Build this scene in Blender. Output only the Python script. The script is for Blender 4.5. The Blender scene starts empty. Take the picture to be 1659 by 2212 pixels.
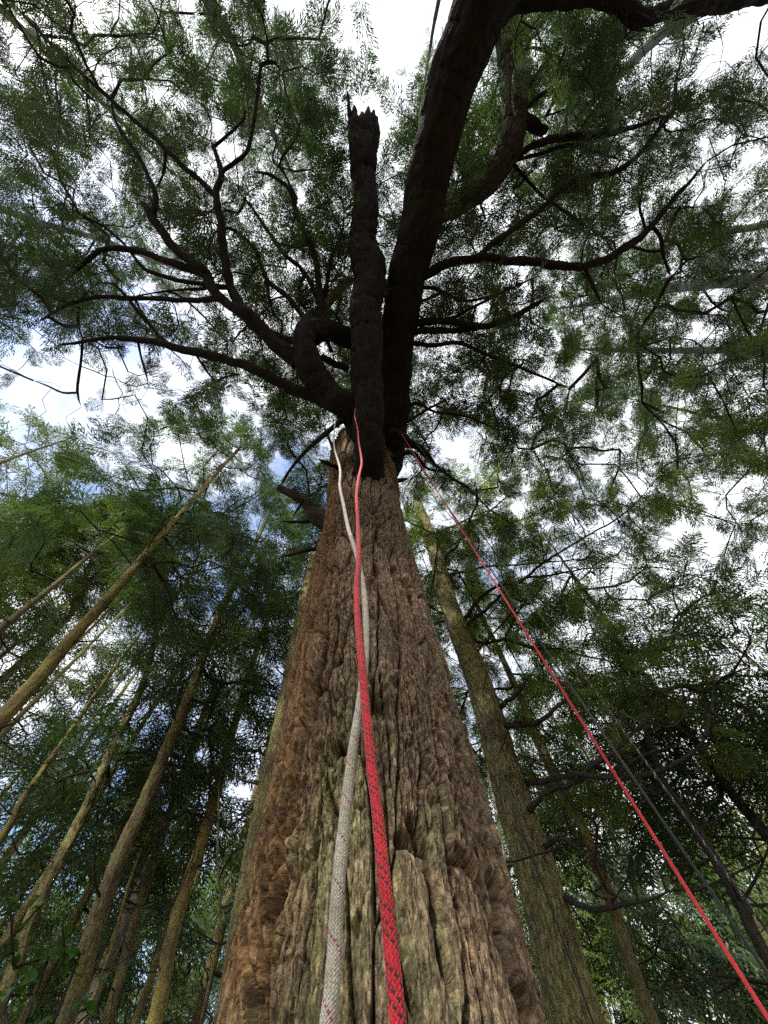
import bpy, math, random
import numpy as np
from mathutils import Vector, Matrix

random.seed(11)
rng = np.random.default_rng(23)
scene = bpy.context.scene
COL = scene.collection

# ------------------------------------------------------------------ camera
# the zenith sits at (800, 740) in a 1659 x 2212 view of the photograph, focal length 830 of those units
VW, VH, FOC = 1659.0, 2212.0, 830.0
ZX, ZY = (800 - VW / 2) / FOC, (VH / 2 - 740) / FOC
pitch = math.atan2(1.0, math.hypot(ZX, ZY))
roll = math.atan2(ZX, ZY)
CAM = np.array([0.0, 0.0, 1.3])
_F = np.array([0, math.cos(pitch), math.sin(pitch)])
_U0 = np.array([0, -math.sin(pitch), math.cos(pitch)])
_X0 = np.array([1.0, 0, 0])
_X = math.cos(roll) * _X0 + math.sin(roll) * _U0
_U = -math.sin(roll) * _X0 + math.cos(roll) * _U0
cam_data = bpy.data.cameras.new("camera")
cam_data.sensor_fit = 'VERTICAL'
cam_data.sensor_height = 24.0
cam_data.lens = 24.0 * FOC / VH
cam_data.clip_start = 0.02
cam_data.clip_end = 2000.0
cam = bpy.data.objects.new("camera", cam_data)
COL.objects.link(cam)
cam.matrix_world = Matrix(((_X[0], _U[0], -_F[0], CAM[0]), (_X[1], _U[1], -_F[1], CAM[1]), (_X[2], _U[2], -_F[2], CAM[2]), (0, 0, 0, 1)))
scene.camera = cam

# ------------------------------------------------------------------ sky, sun, exposure
SUN_EL, SUN_AZ = math.radians(48), math.radians(205)      # azimuth from +Y towards +X
world = bpy.data.worlds.new("World")
scene.world = world
world.use_nodes = True
wn = world.node_tree
wn.nodes.clear()
def N(nt, kind, **kw):
    n = nt.nodes.new(kind)
    for k, v in kw.items():
        if k.startswith('i_'):
            key = k[2:]
            n.inputs[int(key) if key.isdigit() else key.replace('_', ' ')].default_value = v
        else:
            setattr(n, k, v)
    return n
wo = N(wn, 'ShaderNodeOutputWorld')
bg_sky = N(wn, 'ShaderNodeBackground', i_Strength=0.10)
sky = N(wn, 'ShaderNodeTexSky', sky_type='NISHITA', sun_disc=False, sun_elevation=SUN_EL, sun_rotation=SUN_AZ, air_density=1.0, dust_density=1.5, ozone_density=1.5)
wn.links.new(sky.outputs[0], bg_sky.inputs['Color'])
bg_cloud = N(wn, 'ShaderNodeBackground', i_Color=(0.93, 0.96, 1.0, 1), i_Strength=0.48)
tc = N(wn, 'ShaderNodeTexCoord')
nz = N(wn, 'ShaderNodeTexNoise', i_Scale=1.7, i_Detail=6.0, i_Roughness=0.55)
mp = N(wn, 'ShaderNodeMapping')
mp.inputs['Location'].default_value = (3.1, 1.7, 0.4)
wn.links.new(tc.outputs['Generated'], mp.inputs['Vector'])
wn.links.new(mp.outputs[0], nz.inputs['Vector'])
# the cloud deck breaks up towards the left (west) and low down
dotn = N(wn, 'ShaderNodeVectorMath', operation='DOT_PRODUCT')
dotn.inputs[1].default_value = (0.22, -0.11, 0.02)
wn.links.new(tc.outputs['Generated'], dotn.inputs[0])
addn = N(wn, 'ShaderNodeMath', operation='ADD')
wn.links.new(nz.outputs['Fac'], addn.inputs[0])
wn.links.new(dotn.outputs['Value'], addn.inputs[1])
rampc = N(wn, 'ShaderNodeValToRGB')
rampc.color_ramp.elements[0].position = 0.34
rampc.color_ramp.elements[1].position = 0.50
wn.links.new(addn.outputs[0], rampc.inputs['Fac'])
mixw = N(wn, 'ShaderNodeMixShader')
wn.links.new(rampc.outputs[0], mixw.inputs['Fac'])
wn.links.new(bg_sky.outputs[0], mixw.inputs[1])
wn.links.new(bg_cloud.outputs[0], mixw.inputs[2])
wn.links.new(mixw.outputs[0], wo.inputs['Surface'])

sd = bpy.data.lights.new("sun", 'SUN')
sd.energy = 2.5
sd.angle = math.radians(2)
sd.color = (1.0, 0.95, 0.86)
sun = bpy.data.objects.new("sun", sd)
COL.objects.link(sun)
sv = Vector((math.sin(SUN_AZ) * math.cos(SUN_EL), math.cos(SUN_AZ) * math.cos(SUN_EL), math.sin(SUN_EL)))
sun.rotation_euler = sv.to_track_quat('Z', 'Y').to_euler()

vs = scene.view_settings
vs.view_transform = 'Standard'
vs.look = 'None'
vs.exposure = 1.78
vs.gamma = 1.0
vs.use_curve_mapping = False
cy = scene.cycles
cy.max_bounces = 4
cy.diffuse_bounces = 2
cy.glossy_bounces = 2
cy.transmission_bounces = 3
cy.transparent_max_bounces = 4
cy.use_denoising = False
cy.adaptive_threshold = 0.02
cy.caustics_reflective = False
cy.caustics_refractive = False

# ------------------------------------------------------------------ pixel helpers (1659 x 2212 view)
def ray(px, py):
    return _F + _X * ((px - VW / 2) / FOC) + _U * ((VH / 2 - py) / FOC)
def PZ(px, py, z):                      # point seen at (px, py), z metres above the camera
    r = ray(px, py)
    return CAM + r * (z / r[2])
def PR(px, py, rho):                    # point seen at (px, py), rho metres away in plan
    r = ray(px, py)
    return CAM + r * (rho / math.hypot(r[0], r[1]))
def depth_of(p):
    return float(np.dot(np.asarray(p) - CAM, _F))
def project(P):
    q = P - CAM
    d = q @ _F
    ds = np.where(np.abs(d) < 1e-4, 1e-4, d)
    return VW / 2 + FOC * (q @ _X) / ds, VH / 2 - FOC * (q @ _U) / ds, d

# ------------------------------------------------------------------ noise
_perm = rng.permutation(512).astype(np.int64)
_perm = np.concatenate([_perm, _perm])
_grad = rng.normal(size=(512, 3)); _grad /= np.linalg.norm(_grad, axis=1)[:, None]
def perlin(p):
    p = np.asarray(p, dtype=np.float64)
    i = np.floor(p).astype(np.int64)
    f = p - i
    u = f * f * f * (f * (f * 6 - 15) + 10)
    out = 0
    i &= 511
    for dx in (0, 1):
        wx = u[:, 0] if dx else 1 - u[:, 0]
        a = _perm[(i[:, 0] + dx) & 511]
        for dy in (0, 1):
            wy = u[:, 1] if dy else 1 - u[:, 1]
            b = _perm[(a + i[:, 1] + dy) & 511]
            for dz in (0, 1):
                wz = u[:, 2] if dz else 1 - u[:, 2]
                g = _grad[_perm[(b + i[:, 2] + dz) & 511]]
                out = out + wx * wy * wz * (g[:, 0] * (f[:, 0] - dx) + g[:, 1] * (f[:, 1] - dy) + g[:, 2] * (f[:, 2] - dz))
    return out * 1.6
def fbm(p, o=3):
    s, a, k = 0, 1.0, 1.0
    for _ in range(o):
        s = s + a * perlin(p * k + 17.3 * k); a *= 0.5; k *= 2.03
    return s

def plates(u, v, cols=None, seed=0):
    """bark plates: jittered cells in (u, v); returns distance to the crack and a height per plate"""
    iu, iv = np.floor(u).astype(np.int64), np.floor(v).astype(np.int64)
    f1 = np.full(u.shape, 9.0); f2 = np.full(u.shape, 9.0); hid = np.zeros(u.shape)
    for a in (-1, 0, 1):
        for b in (-1, 0, 1):
            cu, cv = iu + a, iv + b
            ku = (cu % cols) if cols else cu
            h = _perm[(ku + _perm[(cv + seed) & 511]) & 511]
            jx, jy = _perm[h] / 512.0, _perm[(h + 57) & 511] / 512.0
            dd = np.hypot(cu + jx - u, cv + jy - v)
            near = dd < f1
            f2 = np.where(near, f1, np.minimum(f2, dd))
            hid = np.where(near, _perm[(h + 131) & 511] / 512.0, hid)
            f1 = np.where(near, dd, f1)
    return f2 - f1, hid

# ------------------------------------------------------------------ mesh and object helpers
def mesh_np(name, V, Q, attrs=None, smooth=True):
    V = np.asarray(V, dtype=np.float32); Q = np.asarray(Q, dtype=np.int32)
    me = bpy.data.meshes.new(name)
    k = Q.shape[1]
    me.vertices.add(len(V)); me.vertices.foreach_set('co', V.ravel())
    me.loops.add(Q.size); me.loops.foreach_set('vertex_index', Q.ravel())
    me.polygons.add(len(Q))
    me.polygons.foreach_set('loop_start', np.arange(0, Q.size, k, dtype=np.int32))
    me.polygons.foreach_set('use_smooth', np.full(len(Q), smooth))
    for nm, arr in (attrs or {}).items():
        arr = np.asarray(arr, dtype=np.float32)
        if arr.ndim == 1:
            me.attributes.new(nm, 'FLOAT', 'POINT').data.foreach_set('value', arr)
        else:
            me.attributes.new(nm, 'FLOAT_VECTOR', 'POINT').data.foreach_set('vector', arr.ravel())
    me.update(calc_edges=True)
    return me
def add(name, me, mat, parent=None, base=None, kind=None, label=None):
    o = bpy.data.objects.new(name, me)
    COL.objects.link(o)
    if mat and not me.materials:
        me.materials.append(mat)
    if parent is not None:
        o.parent = parent
    if kind: o['kind'] = kind
    if label: o['label'] = label
    return o
def thing(name, base, label, cat, group=None):
    e = bpy.data.objects.new(name, None)
    COL.objects.link(e)
    e.empty_display_size = 0.3
    e.location = base
    e['label'] = label; e['category'] = cat
    if group: e['group'] = group
    return e

def resample(pts, rad, step):
    """Catmull-Rom through pts (n,3) with radii, points about step apart"""
    P = np.asarray(pts, float); R = np.asarray(rad, float)
    n = len(P)
    A = np.vstack([2 * P[0] - P[1], P, 2 * P[-1] - P[-2]])
    op, orad = [], []
    for i in range(n - 1):
        L = np.linalg.norm(P[i + 1] - P[i])
        m = max(1, int(round(L / step)))
        t = np.linspace(0, 1, m, endpoint=False)[:, None]
        p0, p1, p2, p3 = A[i], A[i + 1], A[i + 2], A[i + 3]
        op.append(0.5 * ((2 * p1) + (-p0 + p2) * t + (2 * p0 - 5 * p1 + 4 * p2 - p3) * t ** 2 + (-p0 + 3 * p1 - 3 * p2 + p3) * t ** 3))
        orad.append(R[i] + (R[i + 1] - R[i]) * t[:, 0])
    op.append(P[-1:]); orad.append(R[-1:])
    return np.vstack(op), np.concatenate(orad)
def frames(P):
    T = np.gradient(P, axis=0)
    T /= np.linalg.norm(T, axis=1)[:, None] + 1e-12
    n0 = np.cross(T[0], [0.3, 0.2, 1.0] if abs(T[0][2]) < 0.9 else [1.0, 0.1, 0])
    n0 /= np.linalg.norm(n0)
    Ns = [n0]
    for i in range(1, len(P)):
        n = Ns[-1] - T[i] * np.dot(Ns[-1], T[i])
        Ns.append(n / (np.linalg.norm(n) + 1e-12))
    Ns = np.array(Ns)
    return T, Ns, np.cross(T, Ns)
def grid_quads(m, n, wrap=True, off=0):
    i = np.arange(m - 1)[:, None]
    j = np.arange(n if wrap else n - 1)[None, :]
    j2 = (j + 1) % n
    return np.stack(np.broadcast_arrays(i * n + j, i * n + j2, (i + 1) * n + j2, (i + 1) * n + j), -1).reshape(-1, 4) + off
def tube(pts, rad, nseg=8, step=None, bark=0.0, bscale=0.12, seed=0.0, taper_end=True, lump=0.0, plate=None):
    """a swept, bark-relieved limb: returns verts, quads, bark coordinates"""
    P, R = (resample(pts, rad, step) if step else (np.asarray(pts, float), np.asarray(rad, float)))
    T, A, B = frames(P)
    m = len(P)
    s = np.concatenate([[0], np.cumsum(np.linalg.norm(np.diff(P, axis=0), axis=1))])
    th = np.linspace(0, 2 * math.pi, nseg, endpoint=False)
    c, sn = np.cos(th), np.sin(th)
    rr = np.repeat(R[:, None], nseg, 1)
    bk = np.stack([rr * c, rr * sn, np.repeat(s[:, None], nseg, 1)], -1)
    if bark or lump or plate:
        q = bk.reshape(-1, 3) + seed
        d = 0
        if plate:
            pw, ph, pa = plate
            cols = max(3, int(round(2 * math.pi * R[:max(2, m // 2)].mean() / pw)))
            u = np.repeat(th[None, :] / (2 * math.pi) * cols, m, 0).ravel(); vv = np.repeat((s / ph)[:, None], nseg, 1).ravel()
            u = u + .35 * perlin(q * np.array([9, 9, 4])); vv = vv + .5 * perlin(q * np.array([7, 7, 3]) + 5) + .5 * (np.floor(u) % 2)
            e, hh = plates(u, vv, cols, int(seed))
            d = d + pa * (np.clip(e / .3, 0, 1) ** .6 - 1) + pa * .5 * (hh - .5)
        if bark:
            d = d + bark * (0.5 - np.abs(perlin(q * np.array([1, 1, 0.22]) / bscale))) * 1.6 + bark * 0.5 * perlin(q * np.array([1, 1, 0.5]) / (bscale * 0.4))
        if lump:
            d = d + lump * perlin(q * np.array([1, 1, 0.7]) / 0.45)
        rr = rr * (1 + 0 * rr) + np.asarray(d).reshape(rr.shape) * np.clip(rr / (R.max() + 1e-9), 0.25, 1)
    if taper_end:
        rr = rr.copy(); rr[-1] *= 0.05
    V = P[:, None, :] + rr[..., None] * (c[None, :, None] * A[:, None, :] + sn[None, :, None] * B[:, None, :])
    return V.reshape(-1, 3), grid_quads(m, nseg), bk.reshape(-1, 3)
def join(parts):
    V, Q, K, o = [], [], [], 0
    for v, q, k in parts:
        V.append(v); Q.append(q + o); K.append(k); o += len(v)
    return np.vstack(V), np.vstack(Q), np.vstack(K)

# ------------------------------------------------------------------ materials
def new_mat(name):
    m = bpy.data.materials.new(name)
    m.use_nodes = True
    nt = m.node_tree
    nt.nodes.clear()
    out = N(nt, 'ShaderNodeOutputMaterial')
    b = N(nt, 'ShaderNodeBsdfPrincipled')
    nt.links.new(b.outputs[0], out.inputs['Surface'])
    return m, nt, b, out
def ramp(nt, stops, interp='LINEAR'):
    r = N(nt, 'ShaderNodeValToRGB')
    e = r.color_ramp.elements
    r.color_ramp.interpolation = interp
    while len(e) < len(stops): e.new(0.5)
    for k, (p, c) in enumerate(stops):
        e[k].position = p; e[k].color = (*c, 1)
    return r
def mix_rgb(nt, fac, a, b, mode='MIX'):
    m = N(nt, 'ShaderNodeMix', data_type='RGBA', blend_type=mode)
    L = nt.links
    for sock, v in ((m.inputs[0], fac), (m.inputs[6], a), (m.inputs[7], b)):
        if isinstance(v, bpy.types.NodeSocket): L.new(v, sock)
        elif isinstance(v, (int, float)): sock.default_value = v
        else: sock.default_value = (*v, 1)
    return m.outputs[2]
def bark_mat(name, cols, algae=None, algae_amt=0.4, scale=1.0, rough=0.9, bump=0.6, blotch=None, stretch=0.28):
    m, nt, b, out = new_mat(name)
    L = nt.links
    at = N(nt, 'ShaderNodeAttribute', attribute_name='bk')
    mp1 = N(nt, 'ShaderNodeMapping'); mp1.inputs['Scale'].default_value = (1, 1, stretch)
    L.new(at.outputs['Vector'], mp1.inputs['Vector'])
    n1 = N(nt, 'ShaderNodeTexNoise', i_Scale=26 * scale, i_Detail=8.0, i_Roughness=0.68, i_Distortion=0.5)
    L.new(mp1.outputs[0], n1.inputs['Vector'])
    n2 = N(nt, 'ShaderNodeTexNoise', i_Scale=3.2 * scale, i_Detail=4.0, i_Roughness=0.6)
    L.new(at.outputs['Vector'], n2.inputs['Vector'])
    vo = N(nt, 'ShaderNodeTexVoronoi', feature='DISTANCE_TO_EDGE', i_Scale=30 * scale)
    mpv = N(nt, 'ShaderNodeMapping'); mpv.inputs['Scale'].default_value = (1, 1, stretch * 1.1)
    wv = N(nt, 'ShaderNodeVectorMath', operation='SCALE'); wv.inputs['Scale'].default_value = 0.06 / scale
    L.new(n1.outputs['Color'], wv.inputs[0])
    av = N(nt, 'ShaderNodeVectorMath', operation='ADD')
    L.new(at.outputs['Vector'], av.inputs[0]); L.new(wv.outputs[0], av.inputs[1])
    L.new(av.outputs[0], mpv.inputs['Vector']); L.new(mpv.outputs[0], vo.inputs['Vector'])
    r1 = ramp(nt, [(0.25, cols[0]), (0.5, cols[1]), (0.75, cols[2])])
    L.new(n1.outputs['Fac'], r1.inputs['Fac'])
    c = r1.outputs[0]
    if blotch:
        rb = ramp(nt, [(0.45, (0, 0, 0)), (0.62, (1, 1, 1))])
        L.new(n2.outputs['Fac'], rb.inputs['Fac'])
        sc = N(nt, 'ShaderNodeMath', operation='MULTIPLY'); sc.inputs[1].default_value = 0.65
        L.new(rb.outputs[0], sc.inputs[0])
        c = mix_rgb(nt, sc.outputs[0], c, blotch)
    if algae:
        n3 = N(nt, 'ShaderNodeTexNoise', i_Scale=2.1, i_Detail=5.0, i_Roughness=0.7)
        L.new(at.outputs['Vector'], n3.inputs['Vector'])
        lo = 0.62 - 0.3 * algae_amt
        ra = ramp(nt, [(lo, (0, 0, 0)), (lo + 0.2, (1, 1, 1))])
        L.new(n3.outputs['Fac'], ra.inputs['Fac'])
        sc = N(nt, 'ShaderNodeMath', operation='MULTIPLY'); sc.inputs[1].default_value = 0.75
        L.new(ra.outputs[0], sc.inputs[0])
        c = mix_rgb(nt, sc.outputs[0], c, algae)
    L.new(c, b.inputs['Base Color'])
    b.inputs['Roughness'].default_value = rough
    b.inputs['Specular IOR Level'].default_value = 0.2
    hv = N(nt, 'ShaderNodeMath', operation='MULTIPLY_ADD'); hv.inputs[1].default_value = 0.9
    rv = ramp(nt, [(0.0, (0, 0, 0)), (0.16, (1, 1, 1))])
    L.new(vo.outputs['Distance'], rv.inputs['Fac'])
    L.new(rv.outputs[0], hv.inputs[0]); L.new(n1.outputs['Fac'], hv.inputs[2])
    bp = N(nt, 'ShaderNodeBump', i_Strength=bump, i_Distance=0.02 / scale)
    L.new(hv.outputs[0], bp.inputs['Height'])
    L.new(bp.outputs[0], b.inputs['Normal'])
    return m
def leaf_mat(name, dark, light, trans=0.35, rough=0.5):
    m, nt, b, out = new_mat(name)
    L = nt.links
    at = N(nt, 'ShaderNodeAttribute', attribute_name='tone')
    ai = N(nt, 'ShaderNodeAttribute', attribute_name='tone', attribute_type='INSTANCER')
    al = N(nt, 'ShaderNodeAttribute', attribute_name='ltone')
    su = N(nt, 'ShaderNodeMath', operation='ADD')
    su2 = N(nt, 'ShaderNodeMath', operation='ADD')
    L.new(at.outputs['Fac'], su.inputs[0]); L.new(ai.outputs['Fac'], su.inputs[1])
    L.new(su.outputs[0], su2.inputs[0]); L.new(al.outputs['Fac'], su2.inputs[1])
    r = ramp(nt, [(0.0, dark), (1.0, light)])
    L.new(su2.outputs[0], r.inputs['Fac'])
    L.new(r.outputs[0], b.inputs['Base Color'])
    b.inputs['Roughness'].default_value = rough
    b.inputs['Specular IOR Level'].default_value = 0.35
    t = N(nt, 'ShaderNodeBsdfTranslucent')
    tcol = mix_rgb(nt, 1.0, r.outputs[0], (1.25, 1.35, 0.7), 'MULTIPLY')
    L.new(tcol, t.inputs['Color'])
    mx = N(nt, 'ShaderNodeMixShader'); mx.inputs[0].default_value = trans
    L.new(b.outputs[0], mx.inputs[1]); L.new(t.outputs[0], mx.inputs[2])
    L.new(mx.outputs[0], out.inputs['Surface'])
    return m

M_LIMB = bark_mat('backlit_limb_bark', [(0.005, 0.004, 0.003), (0.012, 0.009, 0.007), (0.028, 0.02, 0.014)], algae=(0.024, 0.03, 0.012), algae_amt=0.15, scale=1.0)  # near-black: the limbs' backlit shade is put into the bark colour
M_TWIG = bark_mat('twig_bark', [(0.012, 0.009, 0.007), (0.028, 0.021, 0.015), (0.05, 0.038, 0.027)], bump=0.2)
M_BROWN = bark_mat('brown_fir_bark', [(0.04, 0.03, 0.018), (0.135, 0.102, 0.058), (0.27, 0.215, 0.13)], algae=(0.21, 0.19, 0.055), blotch=(0.08, 0.058, 0.035), algae_amt=0.6, scale=1.0, bump=0.8)
M_YELLOW = bark_mat('mossy_yellow_bark', [(0.05, 0.038, 0.02), (0.16, 0.12, 0.06), (0.3, 0.245, 0.14)], algae=(0.3, 0.255, 0.06), blotch=(0.1, 0.07, 0.04), algae_amt=0.75, scale=1.2, bump=0.7)
M_GREEN = bark_mat('mossy_green_bark', [(0.035, 0.028, 0.018), (0.14, 0.115, 0.065), (0.27, 0.23, 0.14)], algae=(0.25, 0.23, 0.08), blotch=(0.14, 0.105, 0.065), algae_amt=0.8, scale=0.8, bump=0.9)
M_PALE = bark_mat('pale_lichen_bark', [(0.08, 0.07, 0.06), (0.2, 0.185, 0.165), (0.34, 0.32, 0.29)], blotch=(0.1, 0.085, 0.07), algae=(0.2, 0.21, 0.12), algae_amt=0.3, scale=1.2, bump=0.3, stretch=1.5)
M_DARK = bark_mat('dark_wet_bark', [(0.02, 0.017, 0.014), (0.042, 0.036, 0.029), (0.075, 0.065, 0.052)], algae=(0.055, 0.058, 0.028), algae_amt=0.3, bump=0.7)
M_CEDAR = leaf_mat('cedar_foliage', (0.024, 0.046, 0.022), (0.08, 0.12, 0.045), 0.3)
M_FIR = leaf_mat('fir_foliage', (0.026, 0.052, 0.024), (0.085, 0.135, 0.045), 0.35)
M_SUNNY = leaf_mat('sunlit_fir_foliage', (0.048, 0.082, 0.022), (0.14, 0.175, 0.04), 0.35)  # sunlight on the left crowns put into a lighter, yellower leaf colour
M_HEM = leaf_mat('hemlock_foliage', (0.05, 0.085, 0.024), (0.18, 0.235, 0.06), 0.42)
M_BROAD = leaf_mat('broad_leaf', (0.025, 0.065, 0.012), (0.06, 0.13, 0.025), 0.4, 0.5)

# ------------------------------------------------------------------ ground
def build_ground():
    n = 90
    u = np.linspace(-1, 1, n)
    g = np.sign(u) * (np.abs(u) ** 2.2) * 600
    X, Y = np.meshgrid(g, g, indexing='ij')
    P = np.stack([X.ravel(), Y.ravel(), np.zeros(n * n)], -1)
    P[:, 2] = 0.18 * perlin(P * 0.11 + 3.3) * np.clip(np.hypot(P[:, 0], P[:, 1]) / 6, 0, 1)
    me = mesh_np('forest_floor', P, grid_quads(n, n, wrap=False)[:, ::-1])
    m, nt, b, out = new_mat('forest_floor')
    tcn = N(nt, 'ShaderNodeTexCoord')
    nn = N(nt, 'ShaderNodeTexNoise', i_Scale=1.3, i_Detail=8.0, i_Roughness=0.65)
    nt.links.new(tcn.outputs['Object'], nn.inputs['Vector'])
    r = ramp(nt, [(0.3, (0.06, 0.04, 0.025)), (0.5, (0.11, 0.075, 0.045)), (0.65, (0.07, 0.095, 0.03))])
    nt.links.new(nn.outputs['Fac'], r.inputs['Fac'])
    nt.links.new(r.outputs[0], b.inputs['Base Color'])
    b.inputs['Roughness'].default_value = 0.95
    o = add('forest_floor', me, m, kind='structure')
    o['label'] = 'brown forest floor with moss and needle litter'
build_ground()

# ------------------------------------------------------------------ the big old trunk
D0 = 2.6
base_dir = ray(815, 2212)
AX = CAM[:2] + base_dir[:2] / np.linalg.norm(base_dir[:2]) * D0          # plan position of the axis
R0 = 0.645
def axis_at(z):            # z world; the axis leans to the camera above 8 m
    z = np.asarray(z, float)
    k = np.clip(z - 7.0, 0, None)
    return AX[0] - 0.026 * (z - 1.7), AX[1] - 0.13 * k ** 1.6
def trunk_radius(z):
    z = np.asarray(z, float)
    return R0 * (1 + 0.16 * np.exp(-np.clip(z, 0, None) / 0.7)) - 0.03 * np.clip(z - 8.0, 0, None) ** 1.5
def pix_on_trunk(px, py):
    """ray-march to the smooth trunk: returns theta (0 = facing the camera, + to the right), z"""
    r = ray(px, py); r = r / np.linalg.norm(r)
    t = 0.8
    for _ in range(4000):
        p = CAM + r * t
        ax, ay = axis_at(p[2])
        if math.hypot(p[0] - ax, p[1] - ay) < trunk_radius(p[2]): break
        t += 0.004
    ax, ay = axis_at(p[2])
    return math.atan2(p[0] - ax, -(p[1] - ay)), p[2]
BASE_MAIN = np.array([AX[0], AX[1], 0.0])
big_tree = thing('ancient_cedar_tree', BASE_MAIN, 'huge old furrowed brown trunk in the centre with dark spreading limbs', 'tree')

def build_trunk():
    nf, nb = 580, 50
    thf = np.linspace(-1.9, 1.9, nf)
    thb = np.linspace(1.9, 2 * math.pi - 1.9, nb + 2)[1:-1]
    th = np.concatenate([thf, thb])
    n = len(th)
    z = np.concatenate([np.linspace(0, 1.3, 30, endpoint=False), np.linspace(1.3, 3.6, 480, endpoint=False), np.linspace(3.6, 6.2, 270, endpoint=False), np.linspace(6.2, 9.4, 110)])
    m = len(z)
    TH, Z = np.meshgrid(th, z)
    R = trunk_radius(Z)
    arc = TH * R0
    q = np.stack([R0 * np.sin(TH), -R0 * np.cos(TH), Z], -1).reshape(-1, 3)
    # wander the grain a little
    wob = 0.05 * perlin(q * np.array([2, 2, 1.1]) + 5)[:, None]
    qg = q + wob * np.array([1, 1, 0.0])
    d = 0.06 * perlin(q * np.array([1.9, 1.9, 0.35]) + 9.1)
    rough = np.clip(0.6 + 0.9 * perlin(q * np.array([1.6, 1.6, 0.8]) + 44), 0.2, 1.3)
    wu = 0.24 * perlin(q * np.array([5, 5, 2.0]) + 3.1); wv = 0.4 * perlin(q * np.array([4, 4, 1.6]) + 13.1)
    fu = 0.18 * perlin(q * np.array([22, 22, 9]) + 7.7); fv = 0.2 * perlin(q * np.array([22, 22, 9]) + 77.7)
    arc0 = q[:, 0] * 0 + TH.ravel() * R0
    e1, h1 = plates(arc0 / .15 + wu + .3 * fu, Z.ravel() / 1.0 + wv * .7, None, 3)
    d += 0.075 * (np.clip(e1 / .11, 0, 1) ** .6 - 1) + 0.042 * (h1 - .5)
    e2, h2 = plates(arc0 / .042 + wu * 1.6 + fu * .8, Z.ravel() / .42 + wv * 1.2 + fv * .7, None, 41)
    d += (0.034 * (np.clip(e2 / .13, 0, 1) ** .6 - 1) + 0.024 * (h2 - .5)) * rough
    e3, h3 = plates(arc0 / .02 + wu * 2 + fu * 1.6, Z.ravel() / .11 + wv * 2 + fv * 1.4, None, 91)
    d += (0.010 * (np.clip(e3 / .3, 0, 1) - 1) + 0.016 * (h3 - .5)) * rough
    d += 0.008 * perlin(q * np.array([19, 19, 6]) + 8.3) * rough
    d += 0.006 * perlin(q * np.array([52, 52, 13]) + 1.3)
    pit = perlin(q * np.array([30, 30, 14]) + 91.3)
    d -= 0.022 * np.clip(pit - .28, 0, .5) / .3 * rough
    A = arc.ravel(); ZZ = Z.ravel()
    def groove(pix, depth, width, wall=0.0):
        nonlocal d
        pts = [pix_on_trunk(*p) for p in pix]
        best = np.full(A.shape, 9.0); side = np.zeros(A.shape)
        for (t0, z0), (t1, z1) in zip(pts[:-1], pts[1:]):
            a0, a1 = t0 * R0, t1 * R0
            dx, dz = a1 - a0, z1 - z0
            u = np.clip(((A - a0) * dx + (ZZ - z0) * dz) / (dx * dx + dz * dz), 0, 1)
            ex, ez = A - (a0 + u * dx), ZZ - (z0 + u * dz)
            ds = np.hypot(ex, ez * 0.8)
            k = ds < best
            best = np.where(k, ds, best); side = np.where(k, ex, side)
        w = width * (1 + 0.5 * perlin(q * 7 + 3))
        d = d - depth * np.exp(-np.abs(best / w) ** 1.3) * (1 + 0.5 * perlin(q * np.array([9, 9, 5]) + 6))
        if wall:
            d = d + wall * np.exp(-(best / (width * 4)) ** 2) * np.tanh(side / width)
    # the long furrow left of the middle, its raised edge to the right
    groove([(668, 1470), (655, 1540), (645, 1625), (620, 1755), (610, 1850), (590, 2015), (555, 2125), (540, 2212)], 0.32, 0.036, 0.07)
    groove([(720, 1130), (705, 1260), (700, 1370), (690, 1480), (668, 1560)], 0.13, 0.03, 0.03)
    groove([(660, 1290), (640, 1400), (600, 1440)], 0.12, 0.025)
    groove([(895, 1765), (915, 1800), (935, 1835), (950, 1900), (955, 1960)], 0.16, 0.016)
    groove([(955, 1960), (965, 2060), (990, 2120)], 0.09, 0.014)
    groove([(1080, 1940), (1105, 2050), (1135, 2150), (1160, 2212)], 0.24, 0.028, 0.03)
    groove([(810, 1500), (820, 1560), (835, 1640), (840, 1740), (850, 1860), (870, 2000), (890, 2140), (900, 2212)], 0.07, 0.025)
    groove([(790, 1330), (800, 1420), (808, 1500)], 0.08, 0.02)
    groove([(520, 1870), (505, 1920), (490, 1990)], 0.2, 0.03)
    groove([(575, 1590), (562, 1680)], 0.12, 0.018)
    groove([(870, 1560), (900, 1650), (930, 1720)], 0.025, 0.02)
    groove([(760, 1800), (750, 1900), (745, 2000)], 0.02, 0.02)
    # woodpecker holes, knots, torn flap
    def dip(px, py, depth, ra, rz):
        nonlocal d
        t0, z0 = pix_on_trunk(px, py)
        depth *= .75 if depth > 0 else .7
        ja, jz = 0.6 * ra * perlin(q * 14 + 4), 0.6 * rz * perlin(q * 14 + 40)
        d = d - depth * np.exp(-(((A - t0 * R0 + ja) / ra) ** 2 + ((ZZ - z0 + jz) / rz) ** 2) ** 2)
    for hx, hy, dp, ra, rz in ((851, 1186, .1, .035, .08), (812, 1229, .12, .045, .10), (854, 1229, .11, .045, .08), (878, 1258, .1, .06, .06), (892, 1291, .1, .03, .1),
                               (800, 1262, .08, .05, .09), (702, 1400, .09, .03, .10), (653, 1555, .14, .035, .16), (700, 1130, .06, .05, .2), (822, 1512, .10, .06, .06),
                               (560, 1745, .05, .02, .03), (607, 1900, .10, .03, .05), (770, 1995, .05, .02, .03), (872, 1800, .06, .03, .03), (598, 1640, .06, .02, .03), (735, 1620, .07, .03, .04)):
        dip(hx, hy, dp, ra, rz)
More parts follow.
